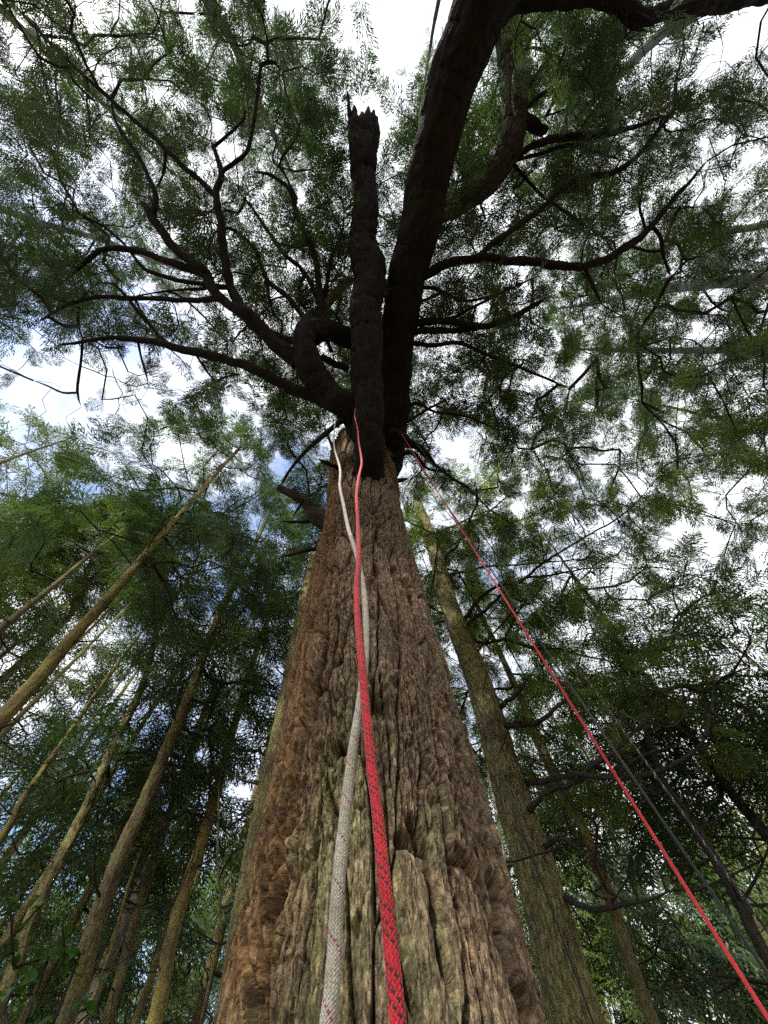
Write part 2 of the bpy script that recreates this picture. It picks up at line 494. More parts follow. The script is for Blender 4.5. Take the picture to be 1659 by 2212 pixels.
    for hx, hy, dp, ra, rz in ((830, 1462, -.09, .09, .16), (845, 1490, -.05, .06, .08), (632, 1850, -.06, .035, .07), (720, 1600, -.05, .05, .05), (690, 1110, -.12, .13, .3), (880, 1245, -.03, .06, .05)):
        dip(hx, hy, dp, ra, rz)
    RR = R + d.reshape(R.shape)
    ax, ay = axis_at(Z)
    V = np.stack([ax + RR * np.sin(TH), ay - RR * np.cos(TH), Z], -1).reshape(-1, 3)
    zone = np.stack([TH.ravel(), ZZ, d], -1)
    me = mesh_np('trunk', V - BASE_MAIN, grid_quads(m, n), {'bk': q, 'zone': zone}, smooth=False)
    # bark: red-brown to the left, algae-green down the middle, grey-brown to the right
    mt, nt, b, out = new_mat('ancient_cedar_bark')
    L = nt.links
    at = N(nt, 'ShaderNodeAttribute', attribute_name='bk')
    zo = N(nt, 'ShaderNodeAttribute', attribute_name='zone')
    sx = N(nt, 'ShaderNodeSeparateXYZ'); L.new(zo.outputs['Vector'], sx.inputs[0])
    def noise(scale, st, det=7.0, ro=0.65, dist=0.3):
        mpn = N(nt, 'ShaderNodeMapping'); mpn.inputs['Scale'].default_value = (1, 1, st)
        L.new(at.outputs['Vector'], mpn.inputs['Vector'])
        nn = N(nt, 'ShaderNodeTexNoise', i_Scale=scale, i_Detail=det, i_Roughness=ro, i_Distortion=dist)
        L.new(mpn.outputs[0], nn.inputs['Vector'])
        return nn.outputs['Fac']
    nfine, nmid, nbig = noise(75, 0.42, 6.0, 0.7, 0.0), noise(24, 0.3), noise(2.4, 0.6, 5)
    def rmp(f, s):
        r = ramp(nt, s); L.new(f, r.inputs['Fac']); return r.outputs[0]
    brown = rmp(nfine, [(0.33, (0.025, 0.017, 0.011)), (0.47, (0.115, 0.082, 0.052)), (0.66, (0.285, 0.21, 0.14))])
    red = rmp(nfine, [(0.33, (0.03, 0.014, 0.008)), (0.47, (0.125, 0.066, 0.027)), (0.66, (0.29, 0.175, 0.08))])
    green = rmp(nfine, [(0.33, (0.035, 0.032, 0.013)), (0.47, (0.1, 0.1, 0.04)), (0.66, (0.2, 0.225, 0.11))])
    def madd(a, k, c):
        mm = N(nt, 'ShaderNodeMath', operation='MULTIPLY_ADD'); L.new(a, mm.inputs[0]); mm.inputs[1].default_value = k
        if isinstance(c, float): mm.inputs[2].default_value = c
        else: L.new(c, mm.inputs[2])
        return mm.outputs[0]
    fr = rmp(madd(sx.outputs[0], -0.45, madd(nmid, 0.55, madd(nbig, 0.5, -0.30))), [(0.28, (0, 0, 0)), (0.62, (1, 1, 1))])
    col = mix_rgb(nt, fr, brown, red)
    # green: strongest low in the middle and lower right
    hz = madd(sx.outputs[1], -0.16, 0.52)
    th2 = N(nt, 'ShaderNodeMath', operation='ABSOLUTE'); L.new(madd(sx.outputs[0], 1.0, 0.12), th2.inputs[0])
    gsum = madd(th2.outputs[0], -0.32, madd(nbig, 1.3, madd(nmid, 0.45, -0.62)))
    gs = N(nt, 'ShaderNodeMath', operation='ADD'); L.new(gsum, gs.inputs[0]); L.new(hz, gs.inputs[1])
    fg = rmp(gs.outputs[0], [(0.19, (0, 0, 0)), (0.47, (0.9, 0.9, 0.9))])
    col = mix_rgb(nt, fg, col, green)
    # weathered pale flakes
    fl = rmp(noise(55, 0.45, 4, 0.6, 1.2), [(0.6, (0, 0, 0)), (0.72, (0.5, 0.5, 0.5))])
    col = mix_rgb(nt, fl, col, (0.36, 0.29, 0.22))
    sp = rmp(noise(38, 0.7, 3, 0.5, 2.0), [(0.68, (0, 0, 0)), (0.74, (0.7, 0.7, 0.7))])
    col = mix_rgb(nt, sp, col, (0.35, 0.16, 0.06))
    def chips(scale, st, amt, lo, hi):
        nonlocal col
        vc = N(nt, 'ShaderNodeTexVoronoi', feature='F1', i_Scale=scale, i_Randomness=1.0)
        mpc = N(nt, 'ShaderNodeMapping'); mpc.inputs['Scale'].default_value = (1, 1, st)
        L.new(at.outputs['Vector'], mpc.inputs['Vector']); L.new(mpc.outputs[0], vc.inputs['Vector'])
        sh = N(nt, 'ShaderNodeSeparateColor'); L.new(vc.outputs['Color'], sh.inputs[0])
        rr = ramp(nt, [(0.0, lo), (0.5, (1, 1, 1)), (1.0, hi)]); L.new(sh.outputs[0], rr.inputs['Fac'])
        col = mix_rgb(nt, amt, col, rr.outputs[0], 'MULTIPLY')
    chips(75, .28, .75, (.35, .3, .27), (1.5, 1.42, 1.3))
    chips(26, .14, .55, (.5, .45, .42), (1.35, 1.3, 1.2))
    L.new(col, b.inputs['Base Color'])
    b.inputs['Roughness'].default_value = 0.88
    b.inputs['Specular IOR Level'].default_value = 0.25
    vo = N(nt, 'ShaderNodeTexVoronoi', feature='DISTANCE_TO_EDGE', i_Scale=60.0)
    mpv = N(nt, 'ShaderNodeMapping'); mpv.inputs['Scale'].default_value = (1, 1, 0.3)
    sc = N(nt, 'ShaderNodeVectorMath', operation='SCALE'); sc.inputs['Scale'].default_value = 0.05
    nc = N(nt, 'ShaderNodeTexNoise', i_Scale=20.0, i_Detail=4.0); L.new(at.outputs['Vector'], nc.inputs['Vector']); L.new(nc.outputs['Color'], sc.inputs[0])
    av = N(nt, 'ShaderNodeVectorMath', operation='ADD'); L.new(at.outputs['Vector'], av.inputs[0]); L.new(sc.outputs[0], av.inputs[1])
    L.new(av.outputs[0], mpv.inputs['Vector']); L.new(mpv.outputs[0], vo.inputs['Vector'])
    hv = madd(rmp(vo.outputs['Distance'], [(0, (0, 0, 0)), (0.14, (1, 1, 1))]), 0.55, madd(nfine, 1.0, nmid))
    bp = N(nt, 'ShaderNodeBump', i_Strength=0.5, i_Distance=0.006)
    L.new(hv, bp.inputs['Height']); L.new(bp.outputs[0], b.inputs['Normal'])
    add('trunk', me, mt, big_tree)
build_trunk()

def crook(P, R, step, amt=0.5):
    """resample a limb and make it wander by a fraction of its thickness"""
    Pr, Rr = resample(P, R, step)
    o = rng.uniform(0, 90)
    s_ = np.concatenate([[0], np.cumsum(np.linalg.norm(np.diff(Pr, axis=0), axis=1))])
    w = np.stack([perlin(np.stack([s_ / .5 + o + 31 * k, s_ * 0 + .3, s_ * 0 + .7], -1)) + .5 * perlin(np.stack([s_ / .17 + o + 57 * k, s_ * 0 + .3, s_ * 0 + .7], -1)) for k in range(3)], -1)
    fade = np.minimum(1, np.minimum(s_, s_[-1] - s_ + .05) / .3)[:, None]
    Pr = Pr + w * fade * amt * np.minimum(np.clip(Rr, .012, .09), .012 + .02 / np.maximum(Rr, .02))[:, None]
    Rr = Rr * (1 + .16 * np.clip(.04 / np.maximum(Rr, .01), .1, 1) * perlin(np.stack([s_ / .22 + o, s_ * 0 + .1, s_ * 0 + .2], -1)))
    return Pr, Rr
SKEL = []           # nodes of the big tree's limbs, (point, radius) for the twigs to grow from
def limb(pix, nseg=12, name='branch', mat=None, parent=None, base=None, bark=0.02, step=0.12, lump=0.0, skel=True, label=None, bscale=0.1, taper=True, tree=None):
    """pix: (px, py, height above camera, width in view units) along the limb"""
    tree = tree or big_tree
    base = BASE_MAIN if base is None else base
    P = np.array([PZ(a, b_, z) for a, b_, z, w in pix])
    R = np.array([0.5 * w / FOC * depth_of(p) for p, (a, b_, z, w) in zip(P, pix)]) * (0.82 if nseg < 24 else 0.95)
    P, R = crook(P, R, step)
    v, q, k = tube(P, R, nseg, None, bark, bscale, seed=rng.uniform(0, 50), lump=lump, taper_end=taper, plate=(.075, .7, .035) if nseg > 40 else (.06, .4, .02) if nseg >= 20 else None)
    me = mesh_np(name, v - base, q, {'bk': k})
    o = add(name, me, mat or M_LIMB, parent or tree, label=label)
    if skel:
        Pr, Rr = resample(P, R, 0.3)
        for p, r in zip(Pr, Rr): SKEL.append((p, r))
    return o

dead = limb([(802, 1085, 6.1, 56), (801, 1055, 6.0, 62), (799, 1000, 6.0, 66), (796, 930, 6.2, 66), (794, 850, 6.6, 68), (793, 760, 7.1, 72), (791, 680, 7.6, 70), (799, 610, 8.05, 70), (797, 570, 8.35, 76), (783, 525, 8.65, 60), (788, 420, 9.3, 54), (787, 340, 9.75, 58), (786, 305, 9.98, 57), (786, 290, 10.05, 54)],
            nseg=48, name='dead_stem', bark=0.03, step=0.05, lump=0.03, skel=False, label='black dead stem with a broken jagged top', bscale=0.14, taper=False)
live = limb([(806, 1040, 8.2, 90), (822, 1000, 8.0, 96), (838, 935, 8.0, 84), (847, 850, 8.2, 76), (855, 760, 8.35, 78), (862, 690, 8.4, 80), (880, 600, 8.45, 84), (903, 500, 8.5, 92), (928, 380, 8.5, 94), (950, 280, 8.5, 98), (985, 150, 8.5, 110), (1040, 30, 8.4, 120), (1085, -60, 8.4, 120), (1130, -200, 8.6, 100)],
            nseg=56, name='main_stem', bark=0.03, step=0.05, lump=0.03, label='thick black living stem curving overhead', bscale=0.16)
# jagged splinters at the dead top
for dx, top, w, lean in ((-26, 196, 9, -10), (-17, 226, 20, -4), (-5, 240, 24, 2), (8, 228, 22, 2), (18, 236, 20, 4), (25, 250, 14, 3), (2, 246, 24, -5), (-22, 244, 16, 2), (12, 252, 22, -3)):
    limb([(786 + dx * .8, 325, 9.8, w * 1.4), (786 + dx, 292, 10.0, w * 1.4), (786 + dx + lean * .5, (282 + top) / 2, 10.08 + (282 - top) * .003, w), (786 + dx + lean, top, 10.1 + (282 - top) * .006, 4)], nseg=8, name='splinter', parent=dead, skel=False, step=0.05, bark=0.03, bscale=.05)
hook = limb([(795, 965, 6.7, 50), (747, 881, 6.6, 58), (706, 839, 6.7, 58), (669, 793, 6.8, 56), (657, 750, 7.0, 50), (670, 718, 7.3, 46), (706, 712, 7.6, 44), (750, 728, 7.9, 42), (800, 745, 8.2, 40)], nseg=28, name='hooked_limb', bark=0.04, step=0.05, lump=0.05, bscale=0.12)
limb([(668, 735, 7.2, 46), (668, 705, 7.5, 44), (676, 688, 7.8, 34), (684, 682, 7.9, 20)], nseg=20, name='broken_stub', bark=0.06, step=0.04, skel=False, bscale=0.08, taper=False)
# left side
limb([(720, 875, 6.6, 30), (650, 850, 6.7, 27), (560, 803, 6.9, 25), (500, 782, 7.1, 22), (430, 760, 7.3, 20), (360, 745, 7.5, 17), (300, 735, 7.7, 15), (250, 730, 7.8, 12), (200, 735, 7.9, 9), (160, 741, 8.0, 7), (122, 746, 8.0, 4)], nseg=16, label='lowest long limb reaching left')
limb([(178, 738, 7.95, 6), (174, 790, 7.7, 6), (167, 845, 7.5, 6), (176, 880, 7.4, 3)], nseg=7, bark=.005)
limb([(168, 848, 7.5, 5), (135, 848, 7.6, 5), (100, 832, 7.7, 4), (72, 822, 7.8, 2)], nseg=6, bark=.005)
limb([(298, 738, 7.7, 6), (305, 775, 7.5, 5), (316, 808, 7.4, 5), (319, 828, 7.3, 3)], nseg=7, bark=.005)
limb([(362, 745, 7.5, 12), (330, 708, 7.8, 10), (295, 668, 8.0, 9), (265, 632, 8.2, 8), (240, 606, 8.4, 6)], nseg=9, bark=.01)
limb([(645, 785, 6.9, 40), (590, 737, 7.1, 36), (540, 690, 7.3, 34), (500, 660, 7.45, 26), (465, 635, 7.6, 25), (440, 590, 7.8, 27), (400, 555, 7.9, 22), (350, 500, 8.1, 20), (322, 455, 8.3, 17), (304, 436, 8.4, 9)], nseg=20, step=.08, lump=.03)
limb([(330, 468, 8.25, 16), (338, 425, 8.4, 13), (322, 382, 8.6, 10), (300, 340, 8.8, 9), (270, 296, 9.0, 8), (245, 255, 9.2, 5)], nseg=10)
limb([(540, 692, 7.3, 26), (515, 650, 7.6, 24), (500, 620, 7.8, 22), (485, 550, 8.1, 21), (477, 480, 8.4, 18), (467, 420, 8.7, 16), (477, 370, 8.9, 13), (460, 318, 9.2, 9), (455, 305, 9.3, 4)], nseg=14)
limb([(477, 372, 8.9, 10), (510, 348, 9.0, 9), (532, 328, 9.1, 9), (547, 270, 9.4, 8), (557, 200, 9.7, 8), (566, 140, 9.9, 8), (595, 137, 10.0, 6), (611, 155, 10.0, 3)], nseg=9, bark=.01)
limb([(460, 318, 9.2, 8), (490, 295, 9.3, 7), (515, 270, 9.4, 5), (530, 240, 9.5, 3)], nseg=7, bark=.005)
limb([(467, 425, 8.7, 13), (440, 400, 8.8, 13), (415, 375, 8.9, 12), (360, 325, 9.2, 11), (320, 285, 9.4, 10), (250, 225, 9.8, 9), (180, 160, 10.2, 8), (110, 95, 10.6, 7), (30, 10, 11, 5)], nseg=10)
limb([(358, 325, 9.2, 6), (355, 365, 9.1, 6), (340, 405, 9.0, 4)], nseg=6, bark=.004)
limb([(440, 590, 7.8, 16), (400, 578, 7.9, 16), (360, 564, 8.0, 15), (300, 541, 8.2, 14), (250, 537, 8.3, 13), (215, 543, 8.4, 13), (180, 570, 8.4, 9), (135, 612, 8.4, 4)], nseg=12)
limb([(500, 622, 7.8, 12), (430, 612, 8.0, 11), (360, 600, 8.2, 10), (310, 578, 8.4, 9), (270, 530, 8.7, 7), (225, 490, 9.0, 6), (170, 460, 9.2, 4)], nseg=9, bark=.01)
limb([(470, 645, 7.55, 14), (400, 648, 7.8, 12), (300, 644, 8.1, 11), (220, 642, 8.3, 9), (150, 656, 8.5, 8), (85, 695, 8.6, 4)], nseg=10, bark=.012)
limb([(500, 622, 7.8, 9), (465, 622, 8.0, 8), (420, 624, 8.2, 7), (360, 628, 8.5, 5), (290, 640, 8.8, 3)], nseg=7, bark=.006)
limb([(640, 740, 7.2, 16), (600, 722, 7.4, 14), (575, 712, 7.6, 12), (545, 694, 7.8, 8)], nseg=10)
limb([(700, 700, 7.8, 18), (692, 640, 8.2, 17), (685, 585, 8.5, 14), (675, 540, 8.8, 12), (645, 480, 9.1, 12), (630, 420, 9.4, 10), (590, 380, 9.7, 8), (545, 370, 9.9, 5)], nseg=12)
limb([(640, 425, 9.4, 5), (610, 370, 9.7, 6), (590, 345, 9.9, 6), (597, 305, 10.1, 3)], nseg=6, bark=.004)
limb([(690, 670, 8.1, 24), (712, 648, 8.4, 24), (735, 625, 8.7, 22), (765, 600, 9.0, 18)], nseg=14, mat=M_BROWN)
limb([(670, 700, 7.7, 14), (620, 640, 8.2, 12), (575, 600, 8.6, 11), (552, 540, 9.0, 10), (510, 500, 9.3, 9), (480, 490, 9.5, 6)], nseg=10, bark=.01)
limb([(690, 660, 8.2, 12), (660, 590, 8.7, 10), (610, 545, 9.1, 9), (560, 470, 9.6, 8), (530, 430, 9.9, 4)], nseg=9, bark=.01)
limb([(700, 660, 8.2, 12), (715, 560, 8.9, 9), (735, 520, 9.3, 7), (745, 460, 9.7, 4)], nseg=8, bark=.008)
limb([(752, 798, 7.5, 18), (725, 785, 7.5, 17), (700, 772, 7.6, 14), (672, 790, 7.3, 12)], nseg=10)
limb([(716, 760, 7.6, 10), (708, 740, 7.7, 9), (698, 725, 7.8, 7)], nseg=8, bark=.01)
limb([(742, 905, 6.4, 12), (690, 948, 6.0, 11), (645, 990, 5.7, 9), (620, 1025, 5.5, 8), (605, 1052, 5.3, 6)], nseg=9, bark=.01, skel=False)
limb([(740, 1145, 5.5, 80), (700, 1118, 5.6, 52), (668, 1096, 5.7, 28), (635, 1072, 5.8, 23), (602, 1052, 5.9, 16)], nseg=20, name='broken_branch', bark=.05, step=.04, skel=False, mat=M_DARK, bscale=.07, taper=False)
limb([(760, 1020, 7.0, 12), (712, 1003, 6.3, 10), (686, 991, 6.4, 5)], nseg=8, name='stub', skel=False)
limb([(716, 1183, 4.7, 14), (660, 1190, 4.8, 10), (625, 1198, 4.9, 8), (600, 1205, 5.0, 3)], nseg=9, name='stub', skel=False, bark=.01)
limb([(720, 1122, 5.6, 12), (640, 1127, 5.7, 9), (604, 1125, 5.8, 4)], nseg=8, name='stub', skel=False, bark=.01)
limb([(655, 1080, 5.3, 7), (640, 1105, 5.3, 6), (630, 1118, 5.3, 3)], nseg=6, name='stub', skel=False, bark=.005)
# right side
limb([(885, 618, 8.4, 22), (930, 590, 8.3, 20), (980, 566, 8.25, 19), (1040, 557, 8.25, 19), (1130, 565, 8.3, 19), (1200, 572, 8.35, 18), (1260, 577, 8.4, 18), (1310, 560, 8.5, 18), (1360, 530, 8.6, 17), (1410, 485, 8.8, 15), (1455, 430, 9.0, 11), (1490, 392, 9.2, 8), (1527, 348, 9.4, 4)], nseg=16, step=.08, lump=.02, label='long arched limb reaching right')
limb([(1408, 487, 8.8, 9), (1424, 510, 8.7, 9), (1434, 560, 8.6, 8), (1450, 598, 8.5, 5)], nseg=8, bark=.006)
limb([(1358, 532, 8.6, 7), (1400, 542, 8.7, 7), (1440, 541, 8.8, 5)], nseg=7, bark=.005)
limb([(1263, 578, 8.4, 9), (1280, 615, 8.2, 8), (1298, 656, 8.0, 5)], nseg=8, bark=.006)
limb([(1455, 432, 9.0, 7), (1440, 446, 9.0, 6), (1468, 450, 9.0, 3)], nseg=6, bark=.005)
limb([(1395, 500, 8.75, 7), (1382, 445, 9.0, 7), (1388, 410, 9.2, 4)], nseg=6, bark=.005)
limb([(1030, 556, 8.25, 13), (1060, 530, 8.4, 13), (1090, 508, 8.5, 14), (1170, 450, 8.9, 13), (1230, 397, 9.2, 13), (1280, 381, 9.4, 12), (1330, 371, 9.6, 12), (1380, 335, 9.8, 11), (1420, 285, 10.0, 10), (1455, 235, 10.2, 8), (1467, 198, 10.4, 4)], nseg=12)
limb([(1265, 385, 9.4, 6), (1268, 420, 9.3, 6), (1278, 440, 9.3, 3)], nseg=6, bark=.004)
limb([(890, 700, 8.3, 18), (930, 693, 8.2, 17), (965, 695, 8.2, 16), (1040, 706, 8.2, 14), (1110, 681, 8.4, 12), (1150, 662, 8.5, 12), (1182, 643, 8.6, 5)], nseg=12)
limb([(880, 722, 8.3, 16), (930, 714, 8.2, 15), (990, 712, 8.2, 13), (1040, 708, 8.25, 10)], nseg=10)
limb([(885, 740, 8.2, 12), (940, 745, 8.1, 11), (1000, 742, 8.1, 10), (1060, 770, 8.0, 8), (1140, 800, 8.0, 7), (1230, 840, 8.0, 4)], nseg=9, bark=.01)
limb([(910, 620, 8.4, 10), (950, 625, 8.5, 8), (1000, 650, 8.6, 7), (1060, 640, 8.8, 6), (1160, 598, 9.2, 4)], nseg=8, bark=.008)
limb([(960, 696, 8.2, 8), (1010, 670, 8.5, 7), (1060, 645, 8.8, 6), (1130, 610, 9.2, 3)], nseg=7, bark=.006)
limb([(870, 880, 7.6, 9), (905, 872, 7.5, 8), (940, 890, 7.4, 7), (1010, 900, 7.4, 6), (1080, 930, 7.4, 3)], nseg=8, bark=.006)
limb([(868, 915, 7.2, 10), (890, 905, 7.2, 8), (930, 880, 7.4, 6), (975, 860, 7.6, 4)], nseg=8, bark=.006)
limb([(845, 935, 7.0, 22), (868, 945, 6.8, 20), (900, 966, 6.6, 17), (922, 984, 6.5, 13), (938, 1000, 6.4, 4)], nseg=14, name='splintered_stub', bark=.04, step=.04, skel=False, bscale=.06)
limb([(848, 993, 6.6, 18), (872, 978, 6.6, 13), (895, 979, 6.6, 10), (925, 1012, 6.5, 7), (980, 1018, 6.6, 3)], nseg=10, name='stub', bark=.02, step=.05, skel=False)
limb([(860, 1040, 6.0, 12), (872, 1037, 6.0, 10), (884, 1033, 6.0, 5)], nseg=8, name='stub', skel=False)
# second stem behind the living one, up on the right
limb([(930, 470, 9.4, 44), (1000, 430, 9.6, 46), (1050, 392, 9.8, 50), (1088, 345, 10.0, 54), (1106, 285, 10.3, 58), (1110, 210, 10.6, 58), (1103, 130, 10.9, 56), (1092, 40, 11.2, 52), (1080, -60, 11.5, 48)], nseg=44, name='second_stem', mat=M_DARK, bark=.03, step=.05, lump=.02, label='grey-brown furrowed second stem behind the dark one', bscale=.1)
limb([(1128, 258, 10.3, 26), (1150, 268, 10.3, 26), (1172, 280, 10.3, 22), (1180, 272, 10.35, 16)], nseg=14, name='stub', bark=.04, step=.05, skel=False)
limb([(1108, 350, 10.0, 12), (1140, 318, 10.0, 14), (1165, 309, 10.0, 16), (1210, 297, 10.1, 16), (1280, 292, 10.2, 14), (1330, 285, 10.3, 12), (1370, 275, 10.5, 10), (1440, 250, 10.8, 5)], nseg=12)
limb([(1120, 345, 10.0, 9), (1170, 330, 10.1, 9), (1235, 315, 10.3, 8), (1290, 330, 10.5, 6), (1340, 345, 10.8, 4)], nseg=8, bark=.008)
limb([(1138, 232, 10.5, 10), (1160, 210, 10.7, 10), (1185, 197, 10.9, 10), (1216, 195, 11, 7), (1225, 225, 11, 3)], nseg=8, bark=.008)
limb([(1140, 190, 10.8, 9), (1160, 160, 11, 9), (1190, 120, 11.3, 9), (1170, 103, 11.4, 8), (1130, 103, 11.4, 4)], nseg=8, bark=.008)
limb([(1180, 250, 10.5, 8), (1210, 190, 10.9, 8), (1235, 100, 11.4, 3)], nseg=7, bark=.006)
limb([(1110, 355, 10, 9), (1170, 420, 9.9, 8), (1240, 470, 10, 7), (1300, 510, 10.2, 4)], nseg=8, bark=.006)
limb([(1125, 85, 11.0, 14), (1150, 60, 11.2, 10), (1168, 35, 11.4, 5)], nseg=8, name='stub', bark=.02, skel=False)
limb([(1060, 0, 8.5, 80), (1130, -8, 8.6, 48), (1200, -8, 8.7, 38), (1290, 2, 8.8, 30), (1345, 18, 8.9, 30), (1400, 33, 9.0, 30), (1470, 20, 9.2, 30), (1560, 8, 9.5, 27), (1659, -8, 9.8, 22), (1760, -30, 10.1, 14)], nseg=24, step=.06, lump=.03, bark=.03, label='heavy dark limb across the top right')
limb([(1340, 25, 8.9, 18), (1370, 55, 9.0, 13), (1395, 68, 9.1, 6)], nseg=10, name='stub', bark=.02, skel=False)

# ------------------------------------------------------------------ fronds
def make_frond(kind, droop, seed):
    r = np.random.default_rng(seed)
    Q = []
    def leaf(o, d, L, w, up):
        side = np.cross(d, up); side /= np.linalg.norm(side) + 1e-9
        mid = o + d * L * 0.45
        Q.append([o, mid + side * w / 2, o + d * L, mid - side * w / 2])
    up = np.array([0, 0, 1.0])
    if kind == 'cedar':        # flat sprays with finger-like branchlets
        n = 9
        for k in range(n):
            t = (k + 0.5) / n
            for s in (-1, 1):
                o = np.array([t + r.uniform(-.03, .03), 0, 0])
                l = (0.40 * (1 - t) ** 0.7 + 0.1) * r.uniform(.7, 1.2)
                a = r.uniform(.65, 1.05)
                d = np.array([math.cos(a), s * math.sin(a), r.uniform(-.15, .1)])
                leaf(o, d, l, 0.012, up)
                m = 5 if l > .25 else 4
                for j in range(m):
                    f = (j + .5) / m
                    o2 = o + d * l * f
                    a2 = a + (1 if j % 2 else -1) * r.uniform(.35, .8) * (1 - .5 * f)
                    d2 = np.array([math.cos(a2), s * math.sin(a2), r.uniform(-.3, .1)])
                    leaf(o2, d2, r.uniform(.13, .23), 0.034, up + r.normal(0, .25, 3))
        leaf(np.array([0.88, 0, 0]), np.array([1.0, .05, -.1]), .2, .045, up)
        leaf(np.array([0, 0, 0.]), np.array([1.0, 0, 0]), 1.0, .018, up)
    elif kind == 'fir':        # bushier twigs with needles all round
        n = 7
        for k in range(n):
            t = (k + 0.5) / n
            for s in (-1, 1):
                o = np.array([t, 0, 0])
                l = (0.34 * (1 - t) ** 0.6 + 0.12) * r.uniform(.8, 1.2)
                a = r.uniform(.75, 1.1)
                d = np.array([math.cos(a), s * math.sin(a), r.uniform(-.3, .3)])
                for j in range(8):
                    o2 = o + d * l * (0.06 + .125 * j)
                    d2 = d + np.array([r.uniform(-.2, .5), r.uniform(-.6, .6), r.uniform(-.6, .6)])
                    d2 /= np.linalg.norm(d2)
                    leaf(o2, d2, r.uniform(.08, .14), 0.036, np.array([r.uniform(-.6, .6), r.uniform(-.6, .6), 1.0]))
        leaf(np.array([0, 0, 0.]), np.array([1.0, 0, 0]), 1.1, .02, up)
    else:                      # coarser far foliage, hanging
        n = 7
        for k in range(n):
            t = (k + 0.6) / n
            for s in (-1, 1):
                o = np.array([t, 0, 0])
                l = (0.4 * (1 - t) ** 0.7 + 0.14) * r.uniform(.75, 1.2)
                a = r.uniform(.6, 1.1)
                d = np.array([math.cos(a), s * math.sin(a), r.uniform(-.3, .1)])
                for j in range(6):
                    o2 = o + d * l * (.05 + .16 * j)
                    a2 = a + r.uniform(-.9, .6)
                    d2 = np.array([math.cos(a2), s * math.sin(a2), r.uniform(-.6, .1)])
                    leaf(o2, d2, l * r.uniform(.22, .36), 0.042, np.array([r.uniform(-.5, .5), r.uniform(-.5, .5), 1]))
        leaf(np.array([0.8, 0, 0]), np.array([1.0, .05, -.2]), .28, .06, up)
    A = np.array(Q)
    A[..., 2] -= droop * A[..., 0] ** 2
    A[..., 2] -= droop * 0.8 * A[..., 1] ** 2
    return A
FROND = {k: [make_frond(k, dr, 7 * i + 1) for i, dr in enumerate((0.05, 0.15, 0.28, 0.42))] for k in ('cedar', 'fir', 'far')}
def quad_area(A):
    return float((0.5 * np.linalg.norm(np.cross(A[:, 2] - A[:, 0], A[:, 3] - A[:, 1]), axis=1)).sum())
FAREA = {k: np.mean([quad_area(a) for a in v]) for k, v in FROND.items()}
SPRAYS = {}
def spray_group(kind, mat):
    """node group that sets sprays of one kind and material on a crown's points"""
    key = (kind, mat.name)
    if key in SPRAYS: return SPRAYS[key]
    coll = bpy.data.collections.new('sprays_%s_%s' % (kind, mat.name))
    for i, A in enumerate(FROND[kind]):
        k = len(A)
        lt = np.repeat(np.clip(rng.normal(0, .12, k), -.3, .3), 4)
        me = mesh_np('spray', A.reshape(-1, 3), np.arange(k * 4).reshape(-1, 4), {'ltone': lt}, smooth=False)
        me.materials.append(mat)
        coll.objects.link(bpy.data.objects.new('spray', me))
    ng = bpy.data.node_groups.new('foliage_' + kind, 'GeometryNodeTree')
    ng.interface.new_socket('Geometry', in_out='INPUT', socket_type='NodeSocketGeometry')
    ng.interface.new_socket('Geometry', in_out='OUTPUT', socket_type='NodeSocketGeometry')
    gi, go = ng.nodes.new('NodeGroupInput'), ng.nodes.new('NodeGroupOutput')
    ci = ng.nodes.new('GeometryNodeCollectionInfo')
    ci.inputs['Collection'].default_value = coll
    ci.inputs['Separate Children'].default_value = True
    ci.inputs['Reset Children'].default_value = True
    iop = ng.nodes.new('GeometryNodeInstanceOnPoints')
    iop.inputs['Pick Instance'].default_value = True
    def named(nm, dt):
        n = ng.nodes.new('GeometryNodeInputNamedAttribute'); n.data_type = dt
        n.inputs['Name'].default_value = nm
        return n.outputs[0]
    L = ng.links
    L.new(gi.outputs[0], iop.inputs['Points'])
    L.new(ci.outputs[0], iop.inputs['Instance'])
    L.new(named('which', 'INT'), iop.inputs['Instance Index'])
    L.new(named('rot', 'FLOAT_VECTOR'), iop.inputs['Rotation'])
    L.new(named('size', 'FLOAT'), iop.inputs['Scale'])
    L.new(iop.outputs[0], go.inputs[0])
    SPRAYS[key] = ng
    return ng
def build_fronds(tree, base, P, DIR, SC, kind, mat):
    """fronds at P (n,3), pointing along DIR, sized SC"""
    n = len(P)
    D = DIR / (np.linalg.norm(DIR, axis=1)[:, None] + 1e-9)
    upv = np.tile([0, 0, 1.0], (n, 1)) + rng.normal(0, 0.35, (n, 3))
    Y = np.cross(upv, D); Y /= np.linalg.norm(Y, axis=1)[:, None] + 1e-9
    Z = np.cross(D, Y)
    rot = np.stack([np.arctan2(Y[:, 2], Z[:, 2]), -np.arcsin(np.clip(D[:, 2], -1, 1)), np.arctan2(D[:, 1], D[:, 0])], -1)
    me = bpy.data.meshes.new('crown')
    me.vertices.add(n); me.vertices.foreach_set('co', (P - base).astype(np.float32).ravel())
    me.attributes.new('rot', 'FLOAT_VECTOR', 'POINT').data.foreach_set('vector', rot.astype(np.float32).ravel())
    me.attributes.new('size', 'FLOAT', 'POINT').data.foreach_set('value', SC.astype(np.float32))
    me.attributes.new('tone', 'FLOAT', 'POINT').data.foreach_set('value', rng.beta(2, 3, n).astype(np.float32))
    me.attributes.new('which', 'INT', 'POINT').data.foreach_set('value', rng.integers(0, len(FROND[kind]), n).astype(np.int32))
    o = add('crown', me, mat, tree, kind='stuff')
    md = o.modifiers.new('foliage', 'NODES')
    md.node_group = spray_group(kind, mat)
    TRI['leaf'] += n
    return o

